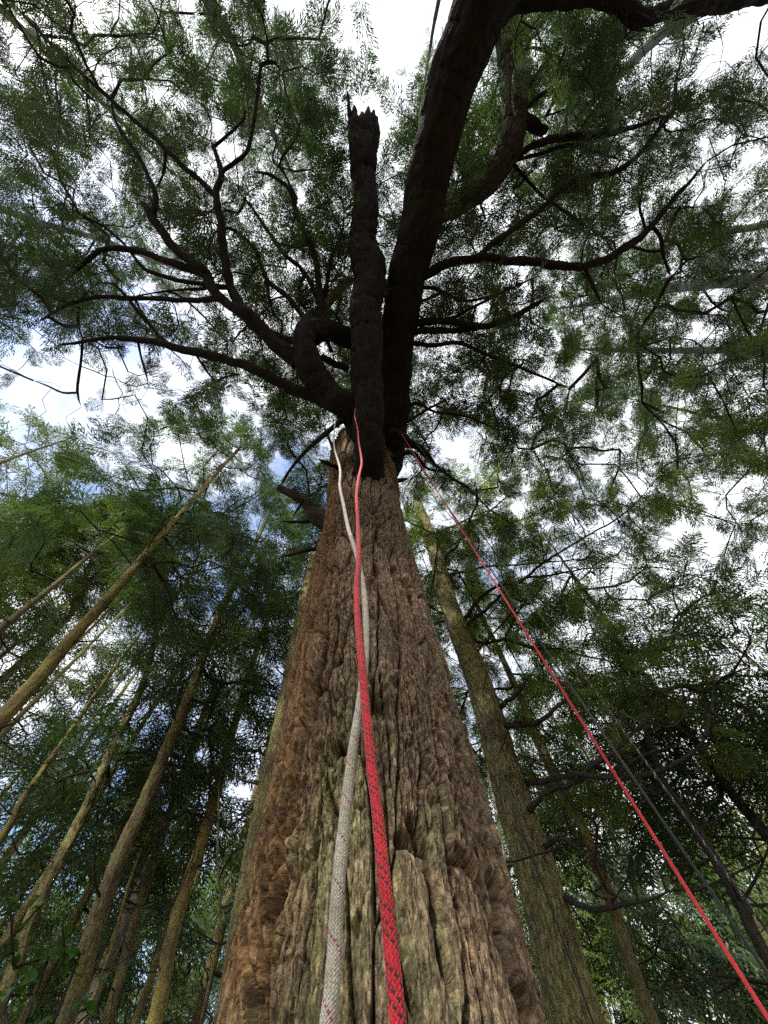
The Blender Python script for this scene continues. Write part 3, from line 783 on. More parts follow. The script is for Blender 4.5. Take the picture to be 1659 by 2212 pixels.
# ------------------------------------------------------------------ how much foliage the view shows, row by row (tenths covered)
COVER = """
5 5 4 6 6 6 5 3 1 2 3 7 5 5 4 1
4 6 6 4 6 7 7 1 1 3 5 7 8 6 3 4
6 5 5 6 5 7 8 5 5 5 6 8 7 6 4 6
6 4 4 3 4 4 7 4 6 6 6 7 6 4 4 4
7 5 5 5 5 5 6 6 5 5 6 7 6 3 6 5
8 7 4 4 4 5 6 5 5 5 5 5 5 7 7 6
4 7 7 5 4 5 7 7 5 6 6 6 5 7 6 7
1 0 1 2 5 6 7 7 6 6 7 7 7 7 6 7
4 0 2 4 6 6 7 6 6 5 6 5 6 7 7 7
3 5 4 1 2 4 6 6 6 5 5 5 4 6 7 7
9 9 9 8 7 6 6 6 6 6 6 5 4 5 3 6
9 9 9 8 6 7 6 6 6 6 6 5 5 5 2 5
8 7 7 7 7 8 6 6 6 4 5 6 6 6 5 5
8 6 5 6 7 7 6 6 6 4 5 7 7 7 7 7
5 6 6 7 6 6 7 8 8 5 5 6 7 8 8 8
6 7 7 7 7 5 8 8 8 6 6 7 7 8 8 8
7 7 6 7 7 6 8 8 8 8 5 7 7 8 8 8
8 8 8 7 7 8 8 8 8 8 6 7 8 8 8 9
8 8 8 8 8 8 8 8 8 8 6 7 8 8 8 9
8 8 8 8 8 9 9 9 9 9 7 8 8 8 8 9
8 8 8 8 8 9 9 9 9 9 9 9 8 8 8 8
"""
COV = np.array([[float(x) for x in l.split()] for l in COVER.strip().splitlines()]) / 10
CS = 34.6                                     # bookkeeping cell
GW, GH = int(VW / CS) + 1, int(VH / CS) + 1
def cover_at(px, py):
    gx = np.clip(np.asarray(px) / VW * 16 - .5, 0, 14.999); gy = np.clip(np.asarray(py) / VH * 21 - .5, 0, 19.999)
    i, j = gy.astype(int), gx.astype(int)
    a, b = gy - i, gx - j
    return (1 - a) * ((1 - b) * COV[i, j] + b * COV[i, j + 1]) + a * ((1 - b) * COV[i + 1, j] + b * COV[i + 1, j + 1])
_cx, _cy = np.meshgrid((np.arange(GW) + .5) * CS, (np.arange(GH) + .5) * CS)
TAU = -np.log(1 - np.clip(cover_at(_cx, _cy), 0, 0.93)) * np.interp(_cy, [0, 900, 1300, 1700, 2000, 2212], [2.15, 2.25, 2.4, 2.5, 2.8, 2.9])
_nse = fbm(np.stack([_cx.ravel() / 105, _cy.ravel() / 105, np.full(_cx.size, .5)], -1), 2).reshape(TAU.shape)
TAU = TAU * np.clip(1 + 0.9 * _nse, 0.35, 1.9)
ACC = np.zeros_like(TAU)

TRI = {'leaf': 0}
def accept(P, SC, kind, per, share=1.0, outside=0.06):
    """keep the twig ends P whose part of the view still wants foliage"""
    px, py, d = project(P)
    area = FAREA[kind] * SC ** 2 * 0.62 * per * (FOC / np.maximum(d, 1.0)) ** 2
    inside = (d > 1.0) & (px > -60) & (px < VW + 60) & (py > -60) & (py < VH + 60)
    keep = np.zeros(len(P), bool)
    ci = np.clip((px / CS).astype(int), 0, GW - 1); cj = np.clip((py / CS).astype(int), 0, GH - 1)
    r = rng.random(len(P))
    frac = area / CS ** 2
    for k in range(len(P)):
        if inside[k]:
            t = TAU[cj[k], ci[k]] * share
            if ACC[cj[k], ci[k]] + 0.5 * frac[k] < t:
                keep[k] = True
                # spread over the neighbours when the spray is wider than a cell
                s = SC[k] * FOC / max(d[k], 1.0) * 0.9
                h = int(min(2, round(s / CS / 2 + .2)))
                j0, j1, i0, i1 = max(0, cj[k] - h), min(GH, cj[k] + h + 1), max(0, ci[k] - h), min(GW, ci[k] + h + 1)
                ACC[j0:j1, i0:i1] += frac[k] / ((2 * h + 1) ** 2)
        elif r[k] < outside:
            keep[k] = True
    return keep

def grow(roots, root_len, pts, bf=0.35):
    """link every twig end to the nearest wood, favouring short ways home; parent < 0 means a root"""
    n, m = len(pts), len(roots)
    best = np.full(n, 1e9); par = np.zeros(n, int); plen = np.zeros(n)
    for a in range(0, m, 400):
        dd = np.linalg.norm(pts[:, None, :] - roots[None, a:a + 400, :], axis=2) + bf * root_len[None, a:a + 400]
        k = dd.argmin(1); v = dd[np.arange(n), k]
        u = v < best
        best = np.where(u, v, best); par = np.where(u, -(k + a) - 1, par)
    done = np.zeros(n, bool); order = []
    for _ in range(n):
        k = int(np.where(done, 1e12, best).argmin())
        done[k] = True; order.append(k)
        if par[k] < 0:
            p0, l0 = roots[-par[k] - 1], root_len[-par[k] - 1]
        else:
            p0, l0 = pts[par[k]], plen[par[k]]
        plen[k] = l0 + np.linalg.norm(pts[k] - p0)
        c = np.linalg.norm(pts - pts[k], axis=1) + bf * plen[k]
        u = (c < best) & ~done
        best = np.where(u, c, best); par = np.where(u, k, par)
    return par, order
def twig_mesh(roots, pts, par, order, r_tip, base, sag=0.04, power=0.42, rmax=0.05):
    n = len(pts)
    cnt = np.ones(n)
    for k in reversed(order):
        if par[k] >= 0: cnt[par[k]] += cnt[k]
    rad = np.minimum(r_tip * cnt ** power, rmax)
    kids = [[] for _ in range(n)]
    for k in range(n):
        if par[k] >= 0: kids[par[k]].append(k)
    main = [max(c, key=lambda x: cnt[x]) if c else -1 for c in kids]
    parts = []
    for k in order:
        if par[k] >= 0 and main[par[k]] == k: continue
        chain = [roots[-par[k] - 1] if par[k] < 0 else pts[par[k]]]
        rr = [rad[k]]
        j = k
        while j >= 0:
            chain.append(pts[j]); rr.append(rad[j] if main[j] >= 0 else r_tip * .6)
            j = main[j]
        C = np.array(chain)
        # kinks half-way give the twigs their crooked look
        C2 = [C[0]]; R2 = [rr[0]]
        for a in range(len(C) - 1):
            L = np.linalg.norm(C[a + 1] - C[a])
            C2.append((C[a] + C[a + 1]) / 2 + rng.normal(0, .1, 3) * L + np.array([0, 0, -sag * L])); R2.append((rr[a] + rr[a + 1]) / 2)
            C2.append(C[a + 1]); R2.append(rr[a + 1])
        parts.append(tube(C2, R2, 4 if rr[0] < .02 else 6, None))
    return join(parts), rad

def dress(tree, base, roots, root_len, pts, SC, kind, per, mat, r_tip=0.006, twig_mat=None, bf=0.35, spread=0.5, droop=0.2, rmax=0.05, axis=None):
    """twigs and foliage for the kept twig ends"""
    if len(pts) < 3: return
    par, order = grow(roots, root_len, pts, bf)
    (v, q, k), rad = twig_mesh(roots, pts, par, order, r_tip, base, rmax=rmax)
    add('twigs', mesh_np('twigs', v - base, q, {'bk': k}), twig_mat or M_TWIG, tree, kind='stuff')
    pp = np.where(par[:, None] >= 0, pts[np.maximum(par, 0)], roots[np.maximum(-par - 1, 0)])
    d = pts - pp
    L = np.linalg.norm(d, axis=1)[:, None] + 1e-6
    d = d / L
    if axis is not None:
        o = pts - axis; o[:, 2] = 0
        d = d * 0.5 + o / (np.linalg.norm(o, axis=1)[:, None] + 1e-6) * 0.8
    Ps, Ds, Ss = [], [], []
    for a in range(per):
        t = rng.random((len(pts), 1)) ** 1.5 * np.minimum(L, SC[:, None] * 1.3) * (1 if a else 0)
        Ps.append(pts - d * t)
        dd = d + rng.normal(0, spread, pts.shape); dd[:, 2] = dd[:, 2] * 0.6 - droop
        Ds.append(dd); Ss.append(SC * rng.uniform(.7, 1.15, len(pts)))
    build_fronds(tree, base, np.vstack(Ps), np.vstack(Ds), np.concatenate(Ss), kind, mat)

def bare_twigs(tree, base, roots, n, sig, r_tip=.004, root_len=None, name='bare_twigs', zmin=0.0):
    """leafless twigs forking off the given wood"""
    pts = roots[rng.integers(0, len(roots), n)] + rng.normal(0, 1, (n, 3)) * np.array(sig)
    pts = pts[pts[:, 2] > zmin]
    px, py, d = project(pts)
    pts = pts[~((px > 745) & (px < 895 + np.clip(600 - py, 0, 600) * .38) & (pts[:, 2] < 11.3) & (d > 0))]
    par, order = grow(roots, np.zeros(len(roots)) if root_len is None else root_len, pts, .2)
    (v, q, k), rad = twig_mesh(roots, pts, par, order, r_tip, base, sag=.03, rmax=.02)
    add(name, mesh_np(name, v - base, q, {'bk': k}), M_TWIG, tree, kind='stuff')

# ------------------------------------------------------------------ the trees round about
def trunk_tree(name, label, rho, pix, w0, w1, mat, crown=None, nseg=20, cat='tree', group=None, leaf=None, kind='fir', bark=0.012, top=None, n=1620, size=(.6, 1.0), R=2.2, per=2, share=1.0, outside=0.05, droop=0.25, bscale=.08, stubs=4, tip=True, wf=0.72, tipfan=24, dead=40):
    P = [PR(a, b, rho) for a, b in pix]
    r0 = wf * 0.5 * w0 / FOC * depth_of(P[0]); r1 = wf * 0.5 * w1 / FOC * depth_of(P[-1])
    h = np.array([p[2] for p in P])
    rad = list(r0 + (r1 - r0) * (h - h[0]) / max(h[-1] - h[0], .1))
    g = np.array([P[0][0] - 0.02 * (P[1][0] - P[0][0]), P[0][1], 0.0])
    r_base = min(r0 + (r0 - r1) * h[0] / max(h[-1] - h[0], 1), r0 * 1.5)
    pts = [g + [0, 0, -0.1]] + P
    rad = [r_base * 1.15] + rad
    if h[0] > 3: pts.insert(1, g * 0.5 + P[0] * 0.5); rad.insert(1, (r_base + r0) / 2)
    ztop = top or h[-1] + 3
    if tip and ztop > h[-1] + .5:
        dxy = (P[-1][:2] - g[:2]) / max(P[-1][2], 1) * 0.5
        pts.append(np.array([P[-1][0] + dxy[0] * (ztop - h[-1]), P[-1][1] + dxy[1] * (ztop - h[-1]), ztop])); rad.append(0.02)
    t = thing(name, g, label, cat, group)
    v, q, k = tube(pts, rad, nseg, (.06 if nseg > 50 else .1) if nseg > 20 else .3, bark, bscale, seed=rng.uniform(0, 90), plate=(.075, .35, .045) if nseg > 50 else (.07, .3, .03) if nseg > 20 else None)
    add('trunk', mesh_np('trunk', v - g, q, {'bk': k}), mat, t)
    TP, TR = resample(pts, rad, 0.35)
    # dead snags low on the stem
    for s in range(stubs):
        zz = rng.uniform(2.5, max(4, h[-1] * .7))
        i = int(np.argmin(np.abs(TP[:, 2] - zz)))
        a = rng.uniform(0, 6.28); L = rng.uniform(.3, 1.1)
        d = np.array([math.cos(a), math.sin(a), rng.uniform(-.1, .5)])
        c = [TP[i], TP[i] + d * L * .5, TP[i] + d * L + [0, 0, rng.uniform(-.1, .25)]]
        vv, qq, kk = tube(c, [.022, .016, .008], 6, .15)
        add('dead_branch', mesh_np('dead_branch', vv - g, qq, {'bk': kk}), M_TWIG, t)
    if dead:
        lowt = TP[(TP[:, 2] > 2.2) & (TP[:, 2] < max(5, h[-1]))]
        bare_twigs(t, g, lowt, dead, (.6, .6, .3), r_tip=.0065, zmin=1.8)
    if crown:
        z0, z1 = crown
        z1 = min(z1, ztop)
        u = rng.random(n) ** 0.8
        zz = z0 + (z1 - z0) * u
        rr = R * (1 - u) ** .65 * np.sqrt(rng.random(n)) + .25
        aa = rng.uniform(0, 6.283, n)
        i = np.abs(TP[None, :, 2] - zz[:, None]).argmin(1)
        pts_c = np.stack([TP[i, 0] + rr * np.cos(aa), TP[i, 1] + rr * np.sin(aa), zz - 0.12 * rr], -1)
        SC = rng.uniform(*size, n)
        keep = accept(pts_c, SC, kind, per, share, outside)
        pts_c, SC = pts_c[keep], SC[keep]
        if tipfan:      # the leader always carries a few sprays
            zt = rng.uniform(h[-1] - 2.5, ztop - .2, tipfan)
            it = np.abs(TP[None, :, 2] - zt[:, None]).argmin(1)
            ra, an = rng.uniform(.15, .9, tipfan), rng.uniform(0, 6.28, tipfan)
            pts_c = np.vstack([pts_c, np.stack([TP[it, 0] + ra * np.cos(an), TP[it, 1] + ra * np.sin(an), zt], -1)])
            SC = np.concatenate([SC, rng.uniform(.35, .6, tipfan)])
        sel = TP[:, 2] > z0 - 1.5
        if len(pts_c) > 3:
            ax3 = TP[np.abs(TP[None, :, 2] - pts_c[:, 2:3]).argmin(1)]
            dress(t, g, TP[sel], np.zeros(sel.sum()), pts_c, SC, kind, per, leaf or M_FIR, r_tip=.009, droop=droop, axis=ax3)
    return t, g, TP

def pix_branch(t, g, pix, nseg=9, mat=None, bark=.008, label=None):
    """pix: (px, py, plan distance, width)"""
    P = np.array([PR(a, b, r) for a, b, r, w in pix])
    R = np.array([.5 * w / FOC * depth_of(p) for p, (a, b, r, w) in zip(P, pix)]) * np.linspace(.78, .42, len(pix))
    P, R = crook(P, R, .06, 1.6)
    v, q, k = tube(P, R, nseg, None, bark, .06, seed=rng.uniform(0, 50))
    add('branch', mesh_np('branch', v - g, q, {'bk': k}), mat or M_DARK, t, label=label)
    return [p for p in resample(P, R, .3)[0]]

# sunlit crowns on the left
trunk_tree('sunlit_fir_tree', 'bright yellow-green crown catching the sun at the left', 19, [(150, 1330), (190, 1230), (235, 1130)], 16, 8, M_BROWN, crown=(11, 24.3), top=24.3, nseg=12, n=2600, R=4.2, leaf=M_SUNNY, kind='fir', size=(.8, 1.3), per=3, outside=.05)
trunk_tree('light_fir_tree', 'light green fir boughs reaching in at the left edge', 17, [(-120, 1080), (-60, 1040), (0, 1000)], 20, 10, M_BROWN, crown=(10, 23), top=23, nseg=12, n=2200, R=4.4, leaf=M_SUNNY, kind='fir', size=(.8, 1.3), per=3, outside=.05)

# right of the big trunk: the mossy neighbour with its bare limbs
rt1, g1, tp1 = trunk_tree('mossy_cedar_tree', 'stout mossy tree just right of the big trunk with bare crooked limbs', 6.4,
    [(1247, 2212), (1192, 2000), (1150, 1860), (1100, 1700), (1062, 1565), (1026, 1450), (995, 1375), (965, 1290), (945, 1212), (925, 1150), (903, 1090)], 124, 22, M_GREEN, nseg=110, bark=.012, bscale=.07, wf=0.93,
    crown=(6.5, 15), top=17.5, n=1500, R=3.6, leaf=M_HEM, kind='cedar', size=(.45, .8), stubs=0, per=3, share=.5)
B = []
for pix in ([(1072, 1535, 6.4, 16), (1100, 1512, 6.2, 13), (1130, 1480, 6.0, 10), (1160, 1440, 5.9, 5)],
            [(1085, 1573, 6.4, 18), (1150, 1560, 6.0, 15), (1200, 1530, 5.8, 13), (1245, 1495, 5.7, 11), (1275, 1465, 5.7, 6)],
            [(1130, 1692, 6.4, 16), (1200, 1680, 6.0, 14), (1240, 1672, 5.8, 14), (1330, 1680, 5.5, 14), (1420, 1670, 5.4, 14), (1495, 1630, 5.4, 13), (1530, 1585, 5.4, 11), (1540, 1515, 5.5, 9), (1543, 1440, 5.7, 5)],
            [(1142, 1758, 6.3, 18), (1160, 1735, 6.1, 14), (1210, 1700, 5.9, 15), (1265, 1670, 5.8, 15), (1315, 1630, 5.7, 14), (1375, 1580, 5.7, 13), (1405, 1550, 5.7, 11), (1430, 1505, 5.8, 6)],
            [(1173, 1835, 6.3, 15), (1200, 1815, 6.1, 12), (1230, 1820, 5.9, 9), (1280, 1860, 5.8, 8), (1315, 1885, 5.7, 4)],
            [(1222, 1940, 6.3, 18), (1250, 1960, 6.0, 16), (1290, 1962, 5.8, 16), (1345, 1955, 5.6, 15), (1405, 1942, 5.5, 12), (1452, 1922, 5.4, 7)],
            [(1000, 1340, 6.4, 12), (1055, 1277, 6.1, 10), (1120, 1257, 5.9, 9), (1180, 1212, 5.8, 8), (1260, 1162, 5.8, 7), (1350, 1107, 5.9, 6), (1430, 1022, 6.2, 3)],
            [(1010, 1350, 6.4, 10), (1110, 1262, 6.1, 8), (1190, 1242, 6.0, 7), (1260, 1230, 6.0, 6), (1370, 1227, 6.1, 3)],
            [(955, 1215, 6.4, 9), (1010, 1152, 6.2, 8), (1055, 1107, 6.2, 7), (1110, 1062, 6.3, 4)],
            [(975, 1240, 6.4, 8), (1040, 1227, 6.2, 7), (1140, 1217, 6.2, 6), (1240, 1212, 6.3, 3)],
            [(930, 1165, 6.4, 7), (995, 1127, 6.3, 6), (1090, 1090, 6.4, 3)]):
    B += pix_branch(rt1, g1, pix, 9, label=None)
pix_branch(rt1, g1, [(1340, 1668, 5.5, 8), (1400, 1625, 5.3, 8), (1450, 1615, 5.2, 6), (1500, 1590, 5.2, 3)], 7)
# foliage out on those limbs
Bp = np.array(B)
def halo(P, n, sig):
    return P[rng.integers(0, len(P), n)] + rng.normal(0, 1, (n, 3)) * np.array(sig)
hc = halo(Bp[Bp[:, 2] > 5.2], 1600, (.9, .9, .5)); hs = rng.uniform(.35, .7, len(hc))
kp = accept(hc, hs, 'cedar', 3, .75, .05)
bare_twigs(rt1, g1, Bp, 500, (.5, .5, .35), r_tip=.0065)
dress(rt1, g1, Bp, np.zeros(len(Bp)), hc[kp], hs[kp], 'cedar', 3, M_HEM, r_tip=.005, droop=.3)

trees = []
TT = trunk_tree
# name, label, plan distance, trace, widths, bark, crown
TT('slim_cedar_tree', 'slim brown tree second to the right of the big trunk', 9.0, [(1412, 2212), (1362, 2075), (1322, 1950), (1262, 1795), (1210, 1695), (1160, 1590), (1112, 1480), (1070, 1390), (1040, 1330)], 42, 14, M_BROWN, crown=(8, 17), nseg=24, n=1400, R=2.6, leaf=M_HEM, kind='cedar', size=(.5, .9))
TT('dark_fir_tree', 'dark wet-barked tree slanting out of the right edge behind the ropes', 8.5, [(1655, 2065), (1600, 1955), (1540, 1850), (1470, 1745), (1420, 1660), (1375, 1475), (1330, 1377), (1280, 1300)], 36, 12, M_DARK, crown=(5.5, 18), nseg=24, n=2340, R=3.0, leaf=M_FIR, size=(.5, .9), stubs=9)
TT('dark_fir_tree', 'dark tree nearest the right edge, above and beyond the slanting one', 10.5, [(1665, 1815), (1590, 1725), (1530, 1640), (1480, 1570), (1410, 1480)], 34, 14, M_DARK, crown=(6, 19), nseg=22, n=2340, R=3.0, leaf=M_FIR, size=(.5, .9), stubs=7)
TT('thin_birch_tree', 'thin pale trunk glimpsed between the big trunk and its mossy neighbour', 17, [(1118, 2040), (1098, 1910), (1078, 1790), (1062, 1700)], 15, 9, M_PALE, crown=(12, 22), nseg=12, n=300, R=2.0, kind='far', size=(.7, 1.1))
# left of the big trunk
TT('yellow_fir_tree', 'leaning yellow-barked tree running diagonally up from the left edge', 7.6, [(15, 1540), (150, 1385), (260, 1262), (330, 1180), (400, 1100), (470, 1020), (522, 963)], 56, 9, M_YELLOW, wf=.56, crown=(9.5, 19.5), nseg=32, n=2160, R=3.3, top=19.5, leaf=M_FIR, kind='cedar', size=(.6, 1.0), bark=.014, per=2)
TT('tall_fir_tree', 'tall straight brown trunk third from the left edge near the bottom', 9.2, [(138, 2212), (200, 2015), (265, 1835), (320, 1715), (370, 1595), (420, 1475), (470, 1337), (540, 1200), (592, 1085)], 58, 8, M_BROWN, crown=(7.5, 20), nseg=32, n=2340, R=2.8, size=(.55, .95), stubs=8, bark=.02)
TT('tall_fir_tree', 'greenish brown trunk at the bottom left corner', 11.2, [(5, 2150), (60, 2000), (125, 1865), (195, 1725), (250, 1600), (310, 1475), (352, 1327), (415, 1240)], 40, 12, M_GREEN, crown=(7, 21), nseg=28, n=2340, R=3.0, size=(.6, 1.0), stubs=7, bark=.018)
TT('sapling_fir_tree', 'very slim yellow trunk between the two tall brown ones on the left', 12.5, [(178, 2212), (240, 2050), (285, 1890), (330, 1780)], 11, 7, M_YELLOW, crown=(8, 14), nseg=12, n=300, R=1.6, kind='far', size=(.6, .9), bark=.004)
TT('red_cedar_tree', 'reddish brown trunk right of the slim yellow one on the left', 14, [(228, 2212), (290, 2000), (335, 1850), (392, 1680), (440, 1540)], 32, 15, M_BROWN, crown=(8, 22), nseg=20, n=1800, R=3.0, kind='far', size=(.7, 1.1))
TT('mossy_fir_tree', 'yellow-green mossy trunk with dark knots left of the big trunk', 11, [(332, 2212), (365, 2050), (400, 1925), (430, 1835), (460, 1735), (492, 1620), (540, 1450), (585, 1320)], 44, 14, M_YELLOW, crown=(8, 21), nseg=28, n=2160, R=2.7, size=(.6, 1.0), stubs=10, bark=.015)
TT('dead_sapling', 'thin bare dead pole standing upright left of the big trunk', 8.5, [(470, 2040), (470, 1850), (474, 1680)], 8, 5, M_BROWN, nseg=10, top=6.6, stubs=9, bark=.003)
TT('hidden_fir_tree', 'green-barked trunk peeking out along the left side of the big trunk', 7.0, [(492, 2190), (527, 1970), (570, 1750), (612, 1560), (635, 1440), (660, 1310), (676, 1230)], 62, 36, M_GREEN, crown=(11, 20), nseg=32, n=500, R=2.2, size=(.5, .9), bark=.02, stubs=3, wf=.9)
TT('birch_tree', 'pale mottled birch trunk rising behind the mossy left trees', 15, [(385, 1720), (420, 1615), (470, 1495), (510, 1400)], 21, 13, M_PALE, crown=(13, 23), nseg=16, n=500, R=2.4, kind='far', size=(.7, 1.1), leaf=M_HEM)
TT('yellow_sapling', 'thin yellow trunk at the left edge below the leaning yellow tree', 12.5, [(-5, 1820), (50, 1725), (155, 1575), (235, 1460)], 18, 11, M_YELLOW, crown=(8, 20), nseg=14, n=800, R=2.6, size=(.6, 1.0))
TT('slender_fir_tree', 'slender pale yellow stem low at the left edge', 17, [(10, 1985), (70, 1880), (125, 1785), (190, 1680)], 10, 8, M_YELLOW, crown=(8, 20), nseg=10, n=700, R=2.6, kind='far', size=(.7, 1.2))
TT('grey_fir_tree', 'grey trunk at the left edge above the leaning yellow tree', 12, [(-20, 1375), (60, 1310), (125, 1258), (200, 1195)], 20, 11, M_BROWN, crown=(9, 21), nseg=16, n=1800, R=3.2, size=(.6, 1.1))
# crowns that close over the top of the view
TT('lichen_alder_tree', 'pale lichen-grey trunk entering from the right edge, the stouter of two', 9.5, [(1680, 598), (1560, 610), (1455, 622), (1360, 638), (1270, 656)], 27, 11, M_PALE, wf=1.0, crown=(11, 22), nseg=20, n=1620, R=3.4, kind='cedar', size=(.55, .95), share=.45, stubs=6)
TT('lichen_alder_tree', 'thin pale trunk above the stouter pale one at the right edge', 11.5, [(1680, 478), (1555, 500), (1430, 535)], 16, 8, M_PALE, wf=1.0, crown=(12, 23), nseg=14, n=1620, R=3.4, kind='cedar', size=(.55, .95), share=.4)
TT('slim_alder_tree', 'straight pale trunk lying level at the right edge below the stouter one', 10.5, [(1680, 755), (1520, 757), (1395, 757), (1300, 755)], 17, 9, M_PALE, wf=1.0, crown=(11, 22), nseg=14, n=1800, R=3.4, kind='cedar', size=(.55, .95), share=.5)
TT('greenish_alder_tree', 'thin greenish trunk low on the right edge among the foliage', 12, [(1680, 925), (1560, 905), (1450, 880)], 13, 7, M_GREEN, crown=(9, 22), nseg=12, n=1980, R=3.6, kind='cedar', size=(.55, .95), share=.55)
TT('tall_hemlock_tree', 'pale trunk slanting down from the top right behind the heavy limb', 9.5, [(1540, -10), (1430, 72), (1355, 145), (1280, 215), (1190, 310)], 36, 14, M_PALE, crown=(12, 24), nseg=22, n=1620, R=3.2, kind='cedar', size=(.55, .95), share=.45)
TT('tall_hemlock_tree', 'pale brown trunk coming down from the top edge left of centre', 8.3, [(440, -20), (505, 95), (545, 190), (610, 330)], 30, 13, M_BROWN, crown=(12, 24), nseg=20, n=1620, R=3.2, kind='cedar', size=(.55, .95), share=.5)
TT('mottled_birch_tree', 'white mottled birch trunk at the left edge of the upper view', 9.5, [(-20, 443), (100, 485), (225, 520), (340, 565)], 21, 10, M_PALE, crown=(12, 23), nseg=16, n=1620, R=3.0, kind='cedar', size=(.55, .95), share=.5)
TT('corner_fir_tree', 'brown trunk running in from the top left corner', 12, [(-20, 0), (100, 110), (165, 170), (250, 250), (330, 335)], 20, 9, M_BROWN, crown=(13, 26), nseg=16, n=1620, R=3.2, kind='cedar', size=(.6, 1.0), share=.5)
TT('mossy_snag', 'small lichen-hung trunk at the top edge left of the dark stem', 10, [(952, -20), (936, 60), (918, 170)], 13, 5, M_DARK, crown=(13, 20), nseg=14, n=300, R=1.8, kind='cedar', size=(.5, .8), share=.5)
# far forest, filling the gaps between the near trunks
def far_tree(az, rho, H, label, group, mat, leaf, z0, R, n, r0=None):
    g = np.array([math.sin(az) * rho, math.cos(az) * rho, 0.0])
    lean = rng.normal(0, .35, 2)
    pts = [g + [0, 0, -.1], g + [lean[0] * .4, lean[1] * .4, H * .5], g + [lean[0], lean[1], H]]
    r0 = r0 or rng.uniform(.12, .26)
    t = thing('far_conifer', g, label, 'tree', group)
    v, q, k = tube(pts, [r0, r0 * .6, .02], 12, .6, .015, .08, seed=rng.uniform(0, 90))
    add('trunk', mesh_np('trunk', v - g, q, {'bk': k}), mat, t)
    TP, TR = resample(pts, [r0, r0 * .6, .02], .5)
    u = rng.random(n) ** .85
    zz = z0 + (H - z0) * u
    rr = R * (1 - u) ** .6 * np.sqrt(rng.random(n)) + .2
    aa = rng.uniform(0, 6.283, n)
    i = np.abs(TP[None, :, 2] - zz[:, None]).argmin(1)
    P = np.stack([TP[i, 0] + rr * np.cos(aa), TP[i, 1] + rr * np.sin(aa), zz - .15 * rr], -1)
    SC = rng.uniform(.8, 1.5, n)
    kp = accept(P, SC, 'far', 2, 1.0, .05)
    if kp.sum() > 3:
        P, SC = P[kp], SC[kp]
        ax3 = TP[np.abs(TP[None, :, 2] - P[:, 2:3]).argmin(1)]
        dress(t, g, TP, np.zeros(len(TP)), P, SC, 'far', 2, leaf, r_tip=.008, droop=.35, axis=ax3)
fl = [(-66, 20), (-57, 26), (-52, 17), (-47, 31), (-43, 22), (-38, 28), (-34, 18), (-31, 36), (-27, 24), (-23, 33), (-20, 19), (-16, 28), (-74, 24), (-62, 33), (-12, 22), (-8, 30)]
fr = [(14, 22), (17, 30), (21, 18), (24, 26), (28, 35), (31, 20), (35, 28), (39, 23), (43, 32), (47, 19), (51, 27), (56, 22), (61, 31), (67, 20), (73, 26), (10, 32)]
for az, rho, r0, mt, lb in ((-51, 15, .13, M_GREEN, 'slim mossy trunk at the far left, just behind the leafy shrub'),
                            (-44, 16, .10, M_PALE, 'thin pale trunk between the tall brown trunks on the left'), (-39, 13, .12, M_GREEN, 'slim green trunk beside the reddish one on the left'),
                            (-30, 17, .15, M_YELLOW, 'yellowish trunk behind the knotted mossy tree'), (-25.5, 14, .10, M_BROWN, 'narrow brown trunk between the mossy tree and the dead pole'),
                            (-57, 18, .14, M_BROWN, 'narrow brown trunk behind the lower left corner trees')):
    far_tree(math.radians(az), rho, rng.uniform(17, 22), lb, 'slender trunks on the left', mt, M_HEM, rng.uniform(8, 10), 2.2, 500, r0)
for az, rho in fl:
    far_tree(math.radians(az + rng.uniform(-1, 1)), rho, rng.uniform(17, 25), 'far conifer in the dim woods left of the big trunk', 'far conifers on the left', [M_YELLOW, M_GREEN, M_BROWN][rng.integers(0, 3)], M_FIR if rng.random() < .2 else M_HEM, rng.uniform(2, 5) + (3.5 if rho < 24 else 0), 3.2, 1300)
for az, rho in fr:
    far_tree(math.radians(az + rng.uniform(-1, 1)), rho, rng.uniform(15, 24), 'far conifer in the dim woods right of the big trunk', 'far conifers on the right', [M_BROWN, M_DARK, M_GREEN][rng.integers(0, 3)], M_HEM if rng.random() < .7 else M_FIR, rng.uniform(1.5, 4), 3.4, 1400)

